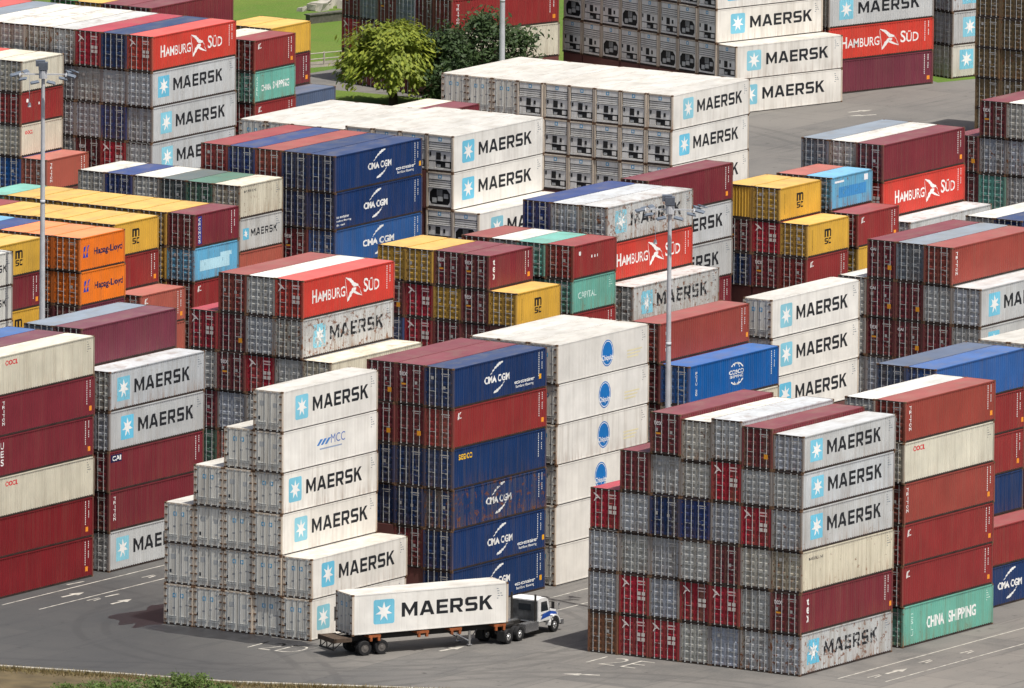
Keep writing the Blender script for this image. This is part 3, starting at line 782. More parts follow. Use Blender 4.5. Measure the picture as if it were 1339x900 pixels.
def lawn_mat():
    k = NT('mown_grass'); tc = k.n('ShaderNodeTexCoord'); P = tc.outputs['Object']
    a = k.noise(P, 0.06, 5.0, 0.6); b = k.noise(k.scale(P, (1, 1, 1)), 0.8, 6.0, 0.7)
    col = k.mix(k.ramp(a, 0.35, 0.65), (0.075, 0.145, 0.020), (0.125, 0.17, 0.030))
    col = k.mix(k.ramp(b, 0.45, 0.75, 0.0, 0.45), col, (0.14, 0.13, 0.045))
    bp = k.n('ShaderNodeBump', Strength=0.6, Distance=0.15, Height=k.noise(P, 4.0, 4.0))
    return k.out(Base_Color=col, Roughness=0.95, Normal=bp.outputs[0], Specular_IOR_Level=0.2)

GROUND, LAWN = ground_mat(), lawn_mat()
SOIL = plain('dry_soil', (92, 80, 56), 0.95, 0.0, 0.4, 0.6)

def sheet(name, pts, z, mat, kind='structure', label=None):
    m = MB(); m.quad(*[(x, y, z) for x, y in pts]); o = m.build(name, mat); return tag(o, label, None, None, kind)

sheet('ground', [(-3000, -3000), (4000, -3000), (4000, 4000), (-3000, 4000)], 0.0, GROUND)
lawn_pts = [(176, 172), (212, 160), (222, 168), (221, 192), (236, 191), (246, 176), (330, 150), (520, 300), (420, 520), (176, 420)]
sheet('lawn', lawn_pts, 0.004, LAWN)
sheet('lawn_verge', [(256, 144.5), (270, 139.5), (274, 143), (259, 149)], 0.004, LAWN)
sheet('footpath', [(221, 197.5), (237, 191.0), (243, 184), (246, 186), (239, 193.5), (222, 200)], 0.008, plain('worn_path', (128, 122, 108), 0.9, 0.0, 0.3, 1.0))

def paint(polys, name='lane_marking', z=0.005):
    m = MB()
    for p in polys: m.quad(*[(x, y, z) for x, y in p])
    o = m.build(name, MARKWHITE); return tag(o, None, None, None, 'structure')

def strip(x0, x1, y, w=0.14): return [[(x0, y - w / 2), (x1, y - w / 2), (x1, y + w / 2), (x0, y + w / 2)]]
def arrow(x, y, ang, ln=2.6, w=0.26):
    c, s = math.cos(ang), math.sin(ang)
    sh = [[(0, -w / 2), (ln * .52, -w / 2), (ln * .52, w / 2), (0, w / 2)], [(ln * .5, -w * 1.6), (ln, 0), (ln * .5, w * 1.6)]]
    sh[1] = [(ln * .52, -w * 1.7), (ln, 0), (ln * .52, w * 1.7)]
    return [[(x + a * c - b * s, y + a * s + b * c) for a, b in p] for p in sh]
def ground_text(t, x, y, ht, wd, bold=-0.022):
    """letters stand up along +x and read towards -y"""
    return [[(x + z, y - s) for s, z in reversed(p)] for p in font_text(t, 0, wd, 0, ht, bold)]

for args in ((-8.2, 30, 61.1), (-8.2, 30, 57.95), (0.9, 45, -2.5), (1.8, 45, -5.8), (13.0, 40, 31.2), (6.5, 40, 28.05)): paint(strip(*args))
for args in ((-3.1, 59.5, -0.06), (-3.4, 55.05, 0.0), (4.5, -4.2, -0.05), (-5.9, 25.8, -0.14), (9.6, 29.6, 0.0), (-7.5, 11.6, R(113)), (236.2, 138.6, R(145)), (236, 141.3, R(-20))): paint(arrow(*args), 'lane_arrow')
paint(ground_text('1', -3.7, 15.2, 2.7, 0.16), 'bay_number'); paint(ground_text('2E', -3.9, 14.2, 2.9, 3.1), 'bay_number')
paint(ground_text('1', -12.4, 37.6, 2.7, 0.16), 'bay_number'); paint(ground_text('2D', -12.6, 36.7, 2.9, 3.0), 'bay_number')
paint([[(-1.2 + a, 57.0 + b) for a, b in ((0, 0), (1.6, -.15), (1.6, .1), (0, .15))], [(1.4, 62.0), (3.2, 61.8), (3.2, 62.0), (1.4, 62.2)]], 'lane_dash')
for x, y in ((2.5, -4.0), (9.6, -3.8), (14.5, -4.2), (-3.2, 57.2), (7.0, 59.4)): paint([[(x, y), (x + 1.4, y - .1), (x + 1.4, y + .05), (x, y + .15)], [(x + .2, y - .45), (x + 1.2, y - .35), (x + 1.2, y - .22), (x + .2, y - .3)]], 'lane_dash')

k = NT('puddle_water')
k.out(Base_Color=(0.022, 0.017, 0.018, 1), Roughness=0.35, Specular_IOR_Level=0.12)
pr = random.Random(2); pp = []
for i in range(46):
    t = 2 * math.pi * i / 46; rr = 1 + 0.22 * math.sin(3 * t + 1) + 0.16 * math.sin(7 * t) + pr.uniform(-.1, .1)
    pp.append((-5.6 + 4.9 * rr * math.cos(t) + 1.4 * math.sin(t), 50.3 + 2.0 * rr * math.sin(t) - 0.9 * math.cos(t) * -1))
sheet('puddle', pp, 0.006, k.m)
pp = []
for i in range(60):
    t = 2 * math.pi * i / 60; rr = 1 + pr.uniform(-.16, .16)
    pp.append((-9.4 + 1.5 * rr * math.cos(t), 41.0 + 7.4 * rr * math.sin(t)))
WET = plain('damp_asphalt', (46, 46, 48), 0.5, 0.0, 0.4, 1.2); sheet('damp_patch', pp, 0.005, WET)
MH = MB(); MH.tube((3.0, 14.4, 0.004), (3.0, 14.4, 0.012), 0.5, 0.5, 16)
tag(MH.build('manhole_cover', CHASSIS), 'dark round manhole cover set in asphalt between truck and painted arrow', 'manhole', None)

# ------------------------------------------------------------------ the stacks
P12 = 'block beside painted 12E marking'
bay(P12, 0, 0, [
    'gy!!:star ma:tex@tex be!:line gy!:star gy~:star gy~:star',
    'gy!@3 gy gy hr gy~ ma@amber',
    'gy hr ma@2 gy hr gy!^',
    'gy hr gy nb gy~ wg!^',
    'hr gy gy nv gy ma@tex',
    'hr hr gy gy ma',
    'rs!! gy gy hr'], wear=0.38)
bay('stack with teal box lowest', 13.65, 0.1, ['te!:china rd:tick rd:tick br:triton be:oocl br:triton', '. . . . . wg'], wear=0.2)
bay('stack beyond teal-box stack', 27.3, 3.43, ['nv:cma rd', '. . nv:ecoend rd:plate rd:plate bl', '. . . . . bd'], wear=0.3)
bay('white-roofed bay behind slate-blue roof', 41.0, 5.75, ['. . . . . wh', '. . . . . wh'])
bay('stepped white pile behind trailer', -7.9, 35.2, [
    'wh:starteal wh:star', 'wh wh wh:star wh!:star wh2:wave wh2:star', 'wh2 wh wh wh2 wh', 'wh wh2 wh2 wh', 'wh wh2 wh'], wear=0.28)
bay('navy-topped stack behind truck', 7.72, 33.6, [
    'nv:cmaeco nv:cmaeco nv!!:cma nv:seaco rd:tick nv:cmaeco@3', '. ma nv nv ma@amber ma@tex', '. . nv nv ma ma'], wear=0.2)
bay('oval-emblem stack behind tractor cab', 21.0, 33.5, ['wh wh wh:fruit wh!:fruit wh:fruit wh:fruit', '. . . . . wh', '. . . . . wh'], wear=0.08)
bay('pair of stacks behind floodlight mast', 35.2, 31.3, ['.~ . . be rb:cosco', '.~ . . ma ma br:triton'], wear=0.15)
bay('white stack beside globe-emblem box', 49.4, 33.2, ['.~ . . wh:star wh:star wh:star'], wear=0.15)
bay('maroon-doored block above white stack', 77.0, 32.2, [
    '. . . gy:star gy:star', '. . . ma gy br:triton', '. . . ma@cai ma@amber gd', '. . gy ma ma@cai ma@cai', '. . gy gy wg'], wear=0.25)
bay('bay behind maroon-doored block', 91.5, 37.4, ['. . . . . nv', '. . . . . wg'])
bay('six-high stack cut by frame', -6.75, 62.55, ['dr:plate dr:plate be:oocl ma:ues ma:triton be!:oocl', '. . . . . pu', '. . . . . bl'], wear=0.2)
bay('stack behind puddle lane arrows', 7.25, 62.5, ['gy:star ma:triton ma:cai gy:star gy!^:star', '. . . . . pu', '. . . . . gd'], wear=0.25)
bay('scarlet-roofed block behind white pile', 35.3, 62.1, [
    '. . . be!^', '. . . gy gy!!:star hs:south', '. . gy hr gy wg', '. sa gy ma ma@amber br', '. gn ma gy hr'], wear=0.35)
bay('short boxes behind navy-topped stack', 63.5, 64.18, [
    '. . . . ye:msc', '. . . ma ma ma:tex@tex', '. . . ma ye ma@tex', '. . . hr hr ye', '. . . bl ma ye'], L=L20, wear=0.3)
bay('short boxes left of bird-emblem box', 71.2, 64.2, ['. . . rd:plate te!:capital rd:disc', '. . . . te te', '. . . . . wg', '. . . . . br'], L=L20, wear=0.3)
bay('rusty stack behind mast lamps', 78.8, 63.6, ['. . . gy!!:star', '. . . . hs:south gy!!^:star', '. . . . . gy^', '. . . . . nb'], wear=0.4)
bay('maroon-topped stack behind mast lamps', 92.2, 70.9, ['. . ma:plate gy:star gy:star ma:plate'], wear=0.15)
bay('black-lettered yellow pair, middle distance', 105.3, 64.75, [
    '. . . rd:tick ye:msc', '. . . ma@tex hr ye:msc', '. . . nv ma ye#'], L=L20, wear=0.3)
bay('light-blue box stack beside yellow pair', 112.3, 64.5, ['. . . ye:plate rd:tick', '. . . . ma lb!:hanjin', '. . . . . sa'], L=L20, wear=0.3)
bay('bird-emblem stack beside light-blue box', 118.9, 63.85, ['. . . gy!^', '. . . . hs:south ma:plate', '. . . . . wg!^', '. . . . . gd'], wear=0.3)
bay('doors at right frame edge', 144.5, 68.2, ['. . . gy gy!@3 wg', '. . . te gy!@3 ma@tex', '. . . ma ma'], wear=0.35)
bay('twin orange stack by mast', 52.9, 96.1, ['. . . pu og:lloyd og:lloyd', '. . . pu og og', '. . . . . og', '. . . . . nb', '. . . . . lb'], L=L20, wear=0.22)
bay('yellow stack left of mast', 45.8, 98.83, ['. . . ye:msc ma:plate ye:msc', '. . . . . ye'], L=L20, wear=0.3)
bay('stack touching left frame edge', 38.9, 96.7, ['. . . wg:star wg:star wg:star'], L=L20, wear=0.3)
bay('yellow-roofed bay behind orange stack', 60.1, 95.46, ['. . sa sa:tick', '. . . . rd:plate ye:msc', '. . . . . ye', '. . . . . ye!', '. . . . . ye', '. . . . . ye', '. . . . . rd'], L=L20, wear=0.3)
bay('long yellow-roofed bay behind mast', 67.65, 95.77, ['. . ma rd:tick lb!:faded ma:cronos', '. . . ye ye ye', '. . . . . ye', '. . . . . ye', '. . . . . ye', '. . . . . ye', '. . . . . ye', '. . . . . te'], L=L20, wear=0.3)
bay('striped-roof bay before navy block', 82.1, 101.24, ['. . . sa gy:star be!:line', '. . . . . gn', '. . . . . ch', '. . . . . wg', '. . . . . nb', '. . . . . wg'], L=L20, wear=0.4)
bay('navy block with striped roofs', 89.1, 97.14, ['. . . bl:cmafar nv:cmatext nv:cmaeco', '. . . ma@tex nv nv', '. . . . . br', '. . . . . nb', '. . . . . rd'], wear=0.25)
bay('white units beside navy block', 103.3, 93.15, ['. . . wh1:star', '. . . wh wh1:star wh:star', '. . . . . wh', '. . . . . wh', '. . . . . wh', '. . . . .~ wh', '.~ . . . . wh%', '.~ . . . . wh%', '.~ . . . . wh%'], L=13.0, end='unit', wear=0.2)
bay('roofs behind white units', 118.3, 110.7, ['.~ .~ .~ .~ .~ ma~', '.~ .~ .~ .~ .~ be~'], wear=0.25)
bay('broad white-roofed block of units', 166.63, 115.51, ['. wh:star wh:star wh:star', '. wh wh wh', '. wh wh wh', '. wh wh wh', '. wh wh wh', '. . . wh', '. . . wh%', '. . . wh%', '. . . wh%'], L=11.85, end='unit', wear=0.15)
YW = R(-16.5)
bay('far wall of cooling units', 229.3, 148.5, ['wh:star wh:star', '. wh1 wh:star wh:star .', '. wh1 wh1 wh .', '. wh1 wh wh .', '. wh wh . .', '. wh wh1 . .', '. wh1 wh . .', '. wh wh . .', '. wh wh1 . .'], yaw=YW, end='unit', wear=0.3, pitch=2.5)
bay('far stack beside cooling units', 243.5, 148.0, ['pu:plate hs:south gy:star .'], yaw=YW, wear=0.2)
bay('far stack beside brown doors', 258.6, 144.7, ['wg!:star gy:star gy!:star .'], yaw=YW, wear=0.4)
bay('dark stacks behind far trees', 221.6, 172.3, ['. be rd:triton .', '. gd ma .', 'ma gd gd .', 'ma gd ma .', 'ma ma gd .', 'ma hr ma .'], yaw=YW, wear=0.35, pitch=2.44)
bay('brown door wall, upper right', 229.5, 119.9, ['. kh kh kh kh . .', 'kh kh kh kh kh . .'], L=L20, wear=0.6)
bay('upper left bird-emblem block', 135.7, 145.4, [
    '. . gy:star gy:star gy:star hs:south', '. . hr nb gy nv', '. . ma gy gy hr', '. . gy gy gy gy!^', '. . . . . wg!^', '. . . . . wg^', '. . . . . wg^', '. . . . . gd', '. . . . . hs'], wear=0.4)
bay('roofs behind upper left block', 149.7, 155.0, ['. . . . . ma', '. . . . . ma', '. . . . . ye', '. . . . . lg'], wear=0.3)
bay('short stack behind left mast', 128.4, 150.7, ['. . sa:triton20', '. . rb be:oocl20 rd:disc be', '. . . . . be', '. . . . . hs'], L=L20, wear=0.35)
bay('teal box stack before lawn', 149.7, 144.8, ['. . . rd:tick te!:china20 rd:tick', '. . . . . be^'], L=L20, wear=0.3)
bay('yellow box stack before lawn', 156.4, 145.3, ['. . . bd', '. . . . ma:plate ye', '. . . . . ye'], L=L20, wear=0.25)
tag(BURIED.build('buried_containers', PAINT, None, (*lin((110, 70, 66)), 0.4)), 'containers buried deep inside the stacks behind the others', 'container', None, 'stuff')

# ------------------------------------------------------------------ truck: trailer, box, tractor
def wheel(parent, x, y, z, r, w, rim=CHROME):
    m = MB(); n = 20; prof = [(r * .58, -w / 2), (r * .94, -w / 2), (r, -w * .36), (r, w * .36), (r * .94, w / 2), (r * .58, w / 2)]
    for i in range(n):
        a, b = 2 * math.pi * i / n, 2 * math.pi * (i + 1) / n
        for (r0, y0), (r1, y1) in zip(prof, prof[1:]):
            m.quad((r0 * math.cos(a), y0, r0 * math.sin(a)), (r1 * math.cos(a), y1, r1 * math.sin(a)), (r1 * math.cos(b), y1, r1 * math.sin(b)), (r0 * math.cos(b), y0, r0 * math.sin(b)))
    t = m.build('wheel', TYRE, parent); t.location = (x, y, z)
    q = MB(); q.tube((0, -w * .40, 0), (0, w * .40, 0), r * .59, r * .59, 18); q.tube((0, -w * .52, 0), (0, -w * .40, 0), r * .2, r * .24, 10)
    for i in range(8):
        a = 2 * math.pi * i / 8; q.tube((r * .38 * math.cos(a), -w * .44, r * .38 * math.sin(a)), (r * .38 * math.cos(a), -w * .38, r * .38 * math.sin(a)), r * .05, r * .05, 6)
    q.build('rim', rim, t); return t

TY = R(-28.47); TX0, TY0 = -11.45, 29.46
trl = empty('container_trailer', (TX0, TY0, 0), TY)
tag(trl, 'black skeletal trailer with orange bolsters carrying a white container', 'trailer')
m = MB()
for y in (0.72, 1.58): m.box(-1.3, 12.6, y, y + 0.12, 0.98, 1.30)
for i in range(12): m.box(-1.1 + 1.2 * i, -0.98 + 1.2 * i, 0.84, 1.58, 1.05, 1.30)
m.build('chassis_rail', CHASSIS, trl)
m = MB(); m.box(-1.40, -1.22, 0.02, 2.42, 1.04, 1.36); m.box(-1.40, 0.0, 0.02, 0.10, 1.06, 1.34); m.box(-1.40, 0.0, 2.34, 2.42, 1.06, 1.34); m.box(-1.2, 0.0, 0.1, 2.34, 1.26, 1.31)
m.build('rear_deck', plain('rust_deck', (78, 64, 52), 0.85, 0, .4), trl)
m = MB(); m.box(-1.37, -1.29, 0.15, 2.29, 0.50, 0.62)
for y in (0.25, 1.2, 2.1):
    m.box(-1.35, -1.29, y, y + 0.08, 0.56, 1.1); m.tube((-1.30, y + .04, 0.56), (-0.6, y + .04, 1.08), 0.035)
m.build('rear_bumper', CHASSIS, trl)
for x in (1.05, 2.38):
    m = MB(); m.tube((x, 0.2, 0.52), (x, 2.24, 0.52), 0.09); m.box(x - .2, x + .2, 0.7, 0.9, 0.5, 1.0); m.box(x - .2, x + .2, 1.55, 1.75, 0.5, 1.0); m.build('axle', CHASSIS, trl)
    for y in (0.16, 0.48, 1.96, 2.28): wheel(trl, x, y, 0.52, 0.52, 0.28, CHASSIS if y > .2 else plain('dull_hub', (96, 92, 88), .6))
for x in (1.3, 5.1, 7.7, 11.2):
    m = MB(); m.box(x, x + 0.95, -0.05, 2.49, 1.26, 1.42); m.box(x + .08, x + .26, -0.10, 0.1, 1.0, 1.3); m.box(x + .70, x + .88, -0.10, 0.1, 1.0, 1.3); m.build('bolster', BOLSTER, trl)
m = MB()
for y in (0.3, 2.0):
    m.box(9.4, 9.54, y, y + 0.14, 0.1, 1.1); m.box(9.3, 9.64, y - .08, y + .22, 0.06, 0.12); m.tube((9.45, y + .07, 0.35), (8.3, y + .4, 1.05), 0.05); m.tube((9.45, y + .07, 0.3), (10.2, y + .4, 1.05), 0.04)
m.build('landing_leg', CHROME, trl)
d = parse('wh:star', False, 0.0); d['wear'] = 0.02
tb = make_container(d, 12.35, (TX0, TY0, 1.44), TY, 'bright white star-marked refrigerated container riding on the trailer behind the truck', 'door')
tb['group'] = 'container on trailer'

tr = empty('tractor_unit', (0, 24.62, 0), 0)
tag(tr, 'white bonneted tractor unit with blue stripe pulling the trailer', 'truck')
m = MB()
for y in (-0.5, 0.38): m.box(-1.3, 5.9, y, y + 0.12, 0.72, 1.02)
m.box(-0.7, 1.0, -0.55, 0.55, 1.03, 1.18); m.box(1.6, 3.3, -0.9, 0.9, 0.62, 0.72); m.build('frame_rail', CHASSIS, tr)
m = MB(); m.box(1.5, 3.2, -1.15, -0.55, 0.45, 1.05); m.box(1.5, 3.2, 0.55, 1.15, 0.45, 1.05); m.build('fuel_tank', CHROME, tr)
for x in (-0.7, 0.75):
    for y in (-1.06, -0.74, 0.74, 1.06): wheel(tr, x, y, 0.52, 0.52, 0.28)
for y in (-1.02, 1.02): wheel(tr, 5.3, y, 0.52, 0.52, 0.30)
m = MB(); m.box(-1.35, -1.3, -1.2, -0.6, 0.25, 0.95); m.box(-1.35, -1.3, 0.6, 1.2, 0.25, 0.95); m.build('mud_flap', DARK, tr)
cab = MB()
cab.prism([(3.2, 0.95), (4.75, 0.95), (4.75, 1.62), (4.45, 2.44), (4.15, 2.60), (3.35, 2.62), (3.2, 2.52)], -1.1, 1.1); co = cab.build('cab', CABWHITE, tr)
m = MB(); m.box(3.16, 3.197, -1.02, 1.02, 1.05, 2.44); m.build('cab_back', plain('grey_cab_back', (74, 76, 78), .6, 0, .5), co)
m = MB(); m.box(3.145, 3.165, -0.5, 0.5, 1.75, 2.2); m.build('rear_window', GLASS, co)
m = MB(); m.quad((4.755, -0.98, 1.66), (4.755, 0.98, 1.66), (4.475, 0.93, 2.42), (4.475, -0.93, 2.42)); m.build('windscreen', GLASS, co)
for s in (-1, 1):
    m = MB(); y = 1.108 * s; m.quad((3.55, y, 1.66), (4.5, y, 1.66), (4.28, y, 2.34), (3.55, y, 2.34)); m.build('side_window', GLASS, co)
    m = MB(); m.box(3.45, 4.6, 1.100 * s - .006, 1.100 * s + .006, 1.0, 1.62); dd = m.build('door', CABWHITE, co)
    m = MB(); m.box(3.55, 3.75, 1.12 * s - .012, 1.12 * s + .012, 1.42, 1.48); m.build('door_handle', CHROME, dd)
    m = MB(); m.quad((3.5, 1.115 * s, 1.10), (4.74, 1.115 * s, 1.24), (4.74, 1.115 * s, 1.60), (3.8, 1.115 * s, 1.48)); m.build('stripe', BLUEPAINT, co)
    m = MB(); m.box(4.7, 4.8, 1.32 * s - .1, 1.32 * s + .1, 1.75, 2.25); m.tube((4.6, 1.08 * s, 2.25), (4.75, 1.32 * s, 2.25), 0.02); m.tube((4.6, 1.08 * s, 1.8), (4.75, 1.32 * s, 1.8), 0.02); m.build('mirror', CHASSIS, co)
m = MB(); m.prism([(3.4, 2.6), (4.1, 2.6), (3.95, 2.68), (3.5, 2.70)], -0.8, 0.8); m.build('roof_fairing', CABWHITE, co)
hood = MB(); hood.prism([(4.75, 0.95), (6.15, 0.80), (6.2, 1.28), (6.05, 1.46), (5.4, 1.58), (4.75, 1.64)], -0.80, 0.80)
ho = hood.build('bonnet', CABWHITE, tr)
for s in (-1, 1):
    m = MB(); a = 0.80 * s; b = 1.18 * s
    pts = [(5.3 + 0.68 * math.cos(R(t)), 0.56 + 0.68 * math.sin(R(t))) for t in range(0, 181, 20)]
    o2 = [(5.3 + 0.60 * math.cos(R(t)), 0.56 + 0.60 * math.sin(R(t))) for t in range(180, -1, -20)]
    for i in range(9): m.prism([pts[i], pts[i + 1], o2[8 - i], o2[9 - i]], min(a, b), max(a, b))
    m.box(4.75, 5.0, min(a, b), max(a, b), 0.9, 1.25); m.build('mudguard', CABWHITE, tr)
    m = MB(); m.quad((4.8, 0.806 * s, 1.26), (6.1, 0.806 * s, 1.14), (5.95, 0.806 * s, 1.34), (4.8, 0.806 * s, 1.56)); m.build('stripe', BLUEPAINT, ho)
    m = MB(); m.tube((6.15, 0.62 * s, 1.1), (6.24, 0.62 * s, 1.1), 0.13, 0.13, 12); m.build('headlight', CHROME, ho)
    m = MB(); m.tube((3.0, 0.98 * s, 0.9), (3.0, 0.98 * s, 2.95), 0.085, 0.075, 10); m.build('exhaust_stack', CHASSIS, tr)
    m = MB(); m.tube((6.05, 0.95 * s, 1.45), (6.05, 0.95 * s, 1.85), 0.02, .02, 6); m.tube((6.05, 0.95 * s, 1.8), (6.05, 0.95 * s, 1.98), 0.1, 0.1, 8); m.build('bonnet_mirror', CHROME, ho)
m = MB(); m.box(6.18, 6.23, -0.5, 0.5, 0.85, 1.4); m.build('grille', CHASSIS, ho)
m = MB(); m.box(6.1, 6.4, -1.18, 1.18, 0.42, 0.78); m.build('bumper', CHROME, tr)

# ------------------------------------------------------------------ floodlight masts
MASTM = plain('mast_paint', (186, 188, 190), 0.55, 0.0, 0.2, 0.8)
def mast(x, y, h, label):
    root = empty('floodlight_mast', (x, y, 0), math.atan2(rt.y, rt.x)); tag(root, label, 'floodlight mast', 'floodlight masts')
    m = MB(); m.tube((0, 0, 0), (0, 0, h), 0.27, 0.13, 14, caps=False); m.tube((0, 0, 0), (0, 0, .12), .5, .5, 14)
    for z in (h * .33, h * .66): m.tube((0, 0, z), (0, 0, z + .25), .285 - z / h * .14, .285 - z / h * .14, 14)
    m.build('pole', MASTM, root, None, True)
    m = MB(); m.box(-2.0, 2.0, -.05, .05, h - .55, h - .45)
    for x2 in (-1.7, 1.7): m.box(x2 - .04, x2 + .04, -.9, .9, h - .56, h - .46)
    m.tube((0, 0, h - .8), (0, 0, h - .2), .32, .32, 12); m.build('crossarm', MASTM, root)
    m = MB(); m.box(-.34, .34, -.34, .34, h - .15, h + .40); m.box(-.55, .15, -.2, .4, h + .1, h + .52); m.build('winch_housing', plain('housing_grey', (92, 98, 108), .5), root)
    for i, (lx, ly, lz, tw) in enumerate(((-2.1, -.7, .05, .3), (-1.5, -.8, -.25, -.2), (-1.9, .5, .0, 1.2), (-1.3, .6, .1, 2.0), (2.1, -.7, .0, -.3), (1.5, -.8, -.2, .2), (1.9, .5, .1, -1.2), (2.3, .1, .25, -.6), (-.6, -.8, -.5, .1), (.6, -.8, -.5, -.1))):
        q = MB(); q.prism([(-.34, -.03), (.34, -.03), (.26, .05), (-.26, .05)], -.20, .20)
        q.box(-.31, .31, -.18, .18, -.05, -.032, 1)
        lo = q.build('lamp', [LAMPBODY, LAMPGLASS], root); lo.location = (lx, ly, h - .5 + lz); lo.rotation_euler = (R(16) * (1 if ly < 0 else -1), R(12) * (1 if lx > 0 else -1), tw)
    m = MB(); m.tube((-1.0, -.3, h - 2.6), (-1.0, -.3, h - .5), .02, .02, 6); m.tube((-1.0, -.3, h - 2.9), (-1.0, -.3, h - 2.6), .14, .1, 8); m.build('hanging_hook', MASTM, root)
mast(13.15, 19.25, 29.8, 'tall pale floodlight mast standing behind the 12E block')
mast(43.1, 92.8, 29.8, 'tall pale floodlight mast in front of the orange stack')
mast(216, 163.6, 30.0, 'floodlight mast in front of the dark green trees')

# ------------------------------------------------------------------ trees, shrubs, dry grass
def leaf_mat(name, a, b, trans=0.25):
    k = NT(name); oi = k.n('ShaderNodeTexCoord'); g = k.n('ShaderNodeNewGeometry')
    col = k.mix(g.outputs['Random Per Island'], (*a, 1), (*b, 1))
    big = k.noise(oi.outputs['Object'], 0.5, 3.0)
    col = k.mix(k.ramp(big, 0.4, 0.7, 0.0, 0.4), col, tuple(v * 0.55 for v in a))
    tl = k.n('ShaderNodeBsdfTranslucent', Color=col); mx = k.n('ShaderNodeMixShader'); mx.inputs[0].default_value = trans
    k.out(Base_Color=col, Roughness=0.6, Specular_IOR_Level=0.3)
    k.t.links.new(k.b.outputs[0], mx.inputs[1]); k.t.links.new(tl.outputs[0], mx.inputs[2])
    k.t.links.new(mx.outputs[0], k.t.nodes['Material Output'].inputs['Surface']); return k.m

LEAF_LIGHT = leaf_mat('sunny_leaves', (0.34, 0.38, 0.05), (0.17, 0.23, 0.036), 0.42)
LEAF_DARK = leaf_mat('dark_leaves', (0.035, 0.066, 0.022), (0.055, 0.09, 0.026), 0.2)
LEAF_BUSH = leaf_mat('shrub_leaves', (0.075, 0.13, 0.022), (0.12, 0.17, 0.04), 0.25)

def leaves(m, r, c, n, spread, size, droop=0.0, out=None):
    for _ in range(n):
        p = Vector((r.gauss(0, spread), r.gauss(0, spread), r.gauss(0, spread * .7))) + c
        if p.z < 0.1: p.z = 0.1 + r.random() * .2
        a = Vector((r.uniform(-1, 1), r.uniform(-1, 1), r.uniform(-1, 1) - droop)).normalized(); b = a.orthogonal().normalized()
        b = (b + Vector((r.uniform(-.5, .5), r.uniform(-.5, .5), r.uniform(-.5, .5)))).normalized()
        if out is not None:
            o_ = (out + Vector((r.gauss(0, .35), r.gauss(0, .35), r.gauss(0, .3)))).normalized()
            a = (Vector((0, 0, -1)) + o_ * .9 + Vector((r.gauss(0, .3), r.gauss(0, .3), 0))).normalized(); b = a.cross(o_).normalized() if a.cross(o_).length > .05 else a.orthogonal()
        s = size * r.uniform(.6, 1.3)
        m.quad(p - a * s, p + b * s * .42, p + a * s, p - b * s * .42)

def tree(name, x, y, seed, trunk_h, rx, rz, clumps, per, size, mat, label, droop=0.0, weep=False):
    r = random.Random(seed); root = empty(name, (x, y, 0)); tag(root, label, 'tree')
    t = MB(); t.tube((0, 0, -.1), (.15, .1, trunk_h), .42, .26, 10, caps=False); cr = MB(); top = Vector((.15, .1, trunk_h))
    limbs = [(top + Vector((math.cos(a) * rx * .5, math.sin(a) * rx * .5, rz * (.35 + .5 * r.random())))) for a in [2 * math.pi * i / 7 + r.random() for i in range(7)]]
    for q in limbs: t.tube(top - Vector((0, 0, .3)), q, .16, .06, 7, caps=False)
    t.build('trunk', BARK, root)
    for i in range(clumps):
        th = r.random() * 2 * math.pi; u = r.random() ** .45
        if weep:
            ph = r.random() ** .8 * math.pi / 2
            kq = .62 + .46 * r.random() + .10 * math.sin(5 * th + 1.3) + .08 * math.sin(9 * th); c = Vector((math.cos(th) * math.sin(ph) * rx * kq, math.sin(th) * math.sin(ph) * rx * kq, trunk_h - .2 + rz * math.cos(ph) * (.55 + .45 * kq) + r.uniform(-.4, .5)))
            od = Vector((math.cos(th) * math.sin(ph), math.sin(th) * math.sin(ph), math.cos(ph) + .5)); leaves(cr, r, c, per, .42, size, droop, od)
            for kk in range(3): leaves(cr, r, c - Vector((0, 0, .45 * (kk + 1))), per // 3, .28, size, droop, od)
        else:
            z = r.random(); w = math.sin(math.pi * min(.95, .22 + .72 * z)) ** .8
            c = Vector((math.cos(th) * rx * u * w, math.sin(th) * rx * u * w, trunk_h * .35 + z * (rz + trunk_h * .5)))
            c += Vector((r.gauss(0, .4), r.gauss(0, .4), r.gauss(0, .3)))
            leaves(cr, r, c, per, .48, size, droop)
    cr.build('crown', mat, root); return root

tree('broad_tree', 216.0, 174.6, 4, 3.4, 4.5, 3.5, 150, 34, .30, LEAF_LIGHT, 'sunlit yellow-green weeping tree standing alone on the lawn', 1.0, True)
def at_px(u, v, z=0.0):
    d = fw + rt2 * ((u - 669.5) / F_PX) - up2 * ((v - 450) / F_PX); t = (z - CAM_Z) / d.z
    return -962.1 + d.x * t, -593.0 + d.y * t
tree('dark_tree', *at_px(590, 143), 9, 2.4, 2.6, 4.3, 130, 30, .27, LEAF_DARK, 'dark green bushy tree beside the sunlit weeping tree')
tree('dark_tree', *at_px(630, 139), 12, 2.4, 2.6, 5.9, 120, 30, .27, LEAF_DARK, 'tallest dark green tree directly behind the far mast')
tree('dark_tree', *at_px(676, 135), 15, 2.2, 2.4, 4.2, 90, 30, .27, LEAF_DARK, 'small dark green tree against the beige far container')

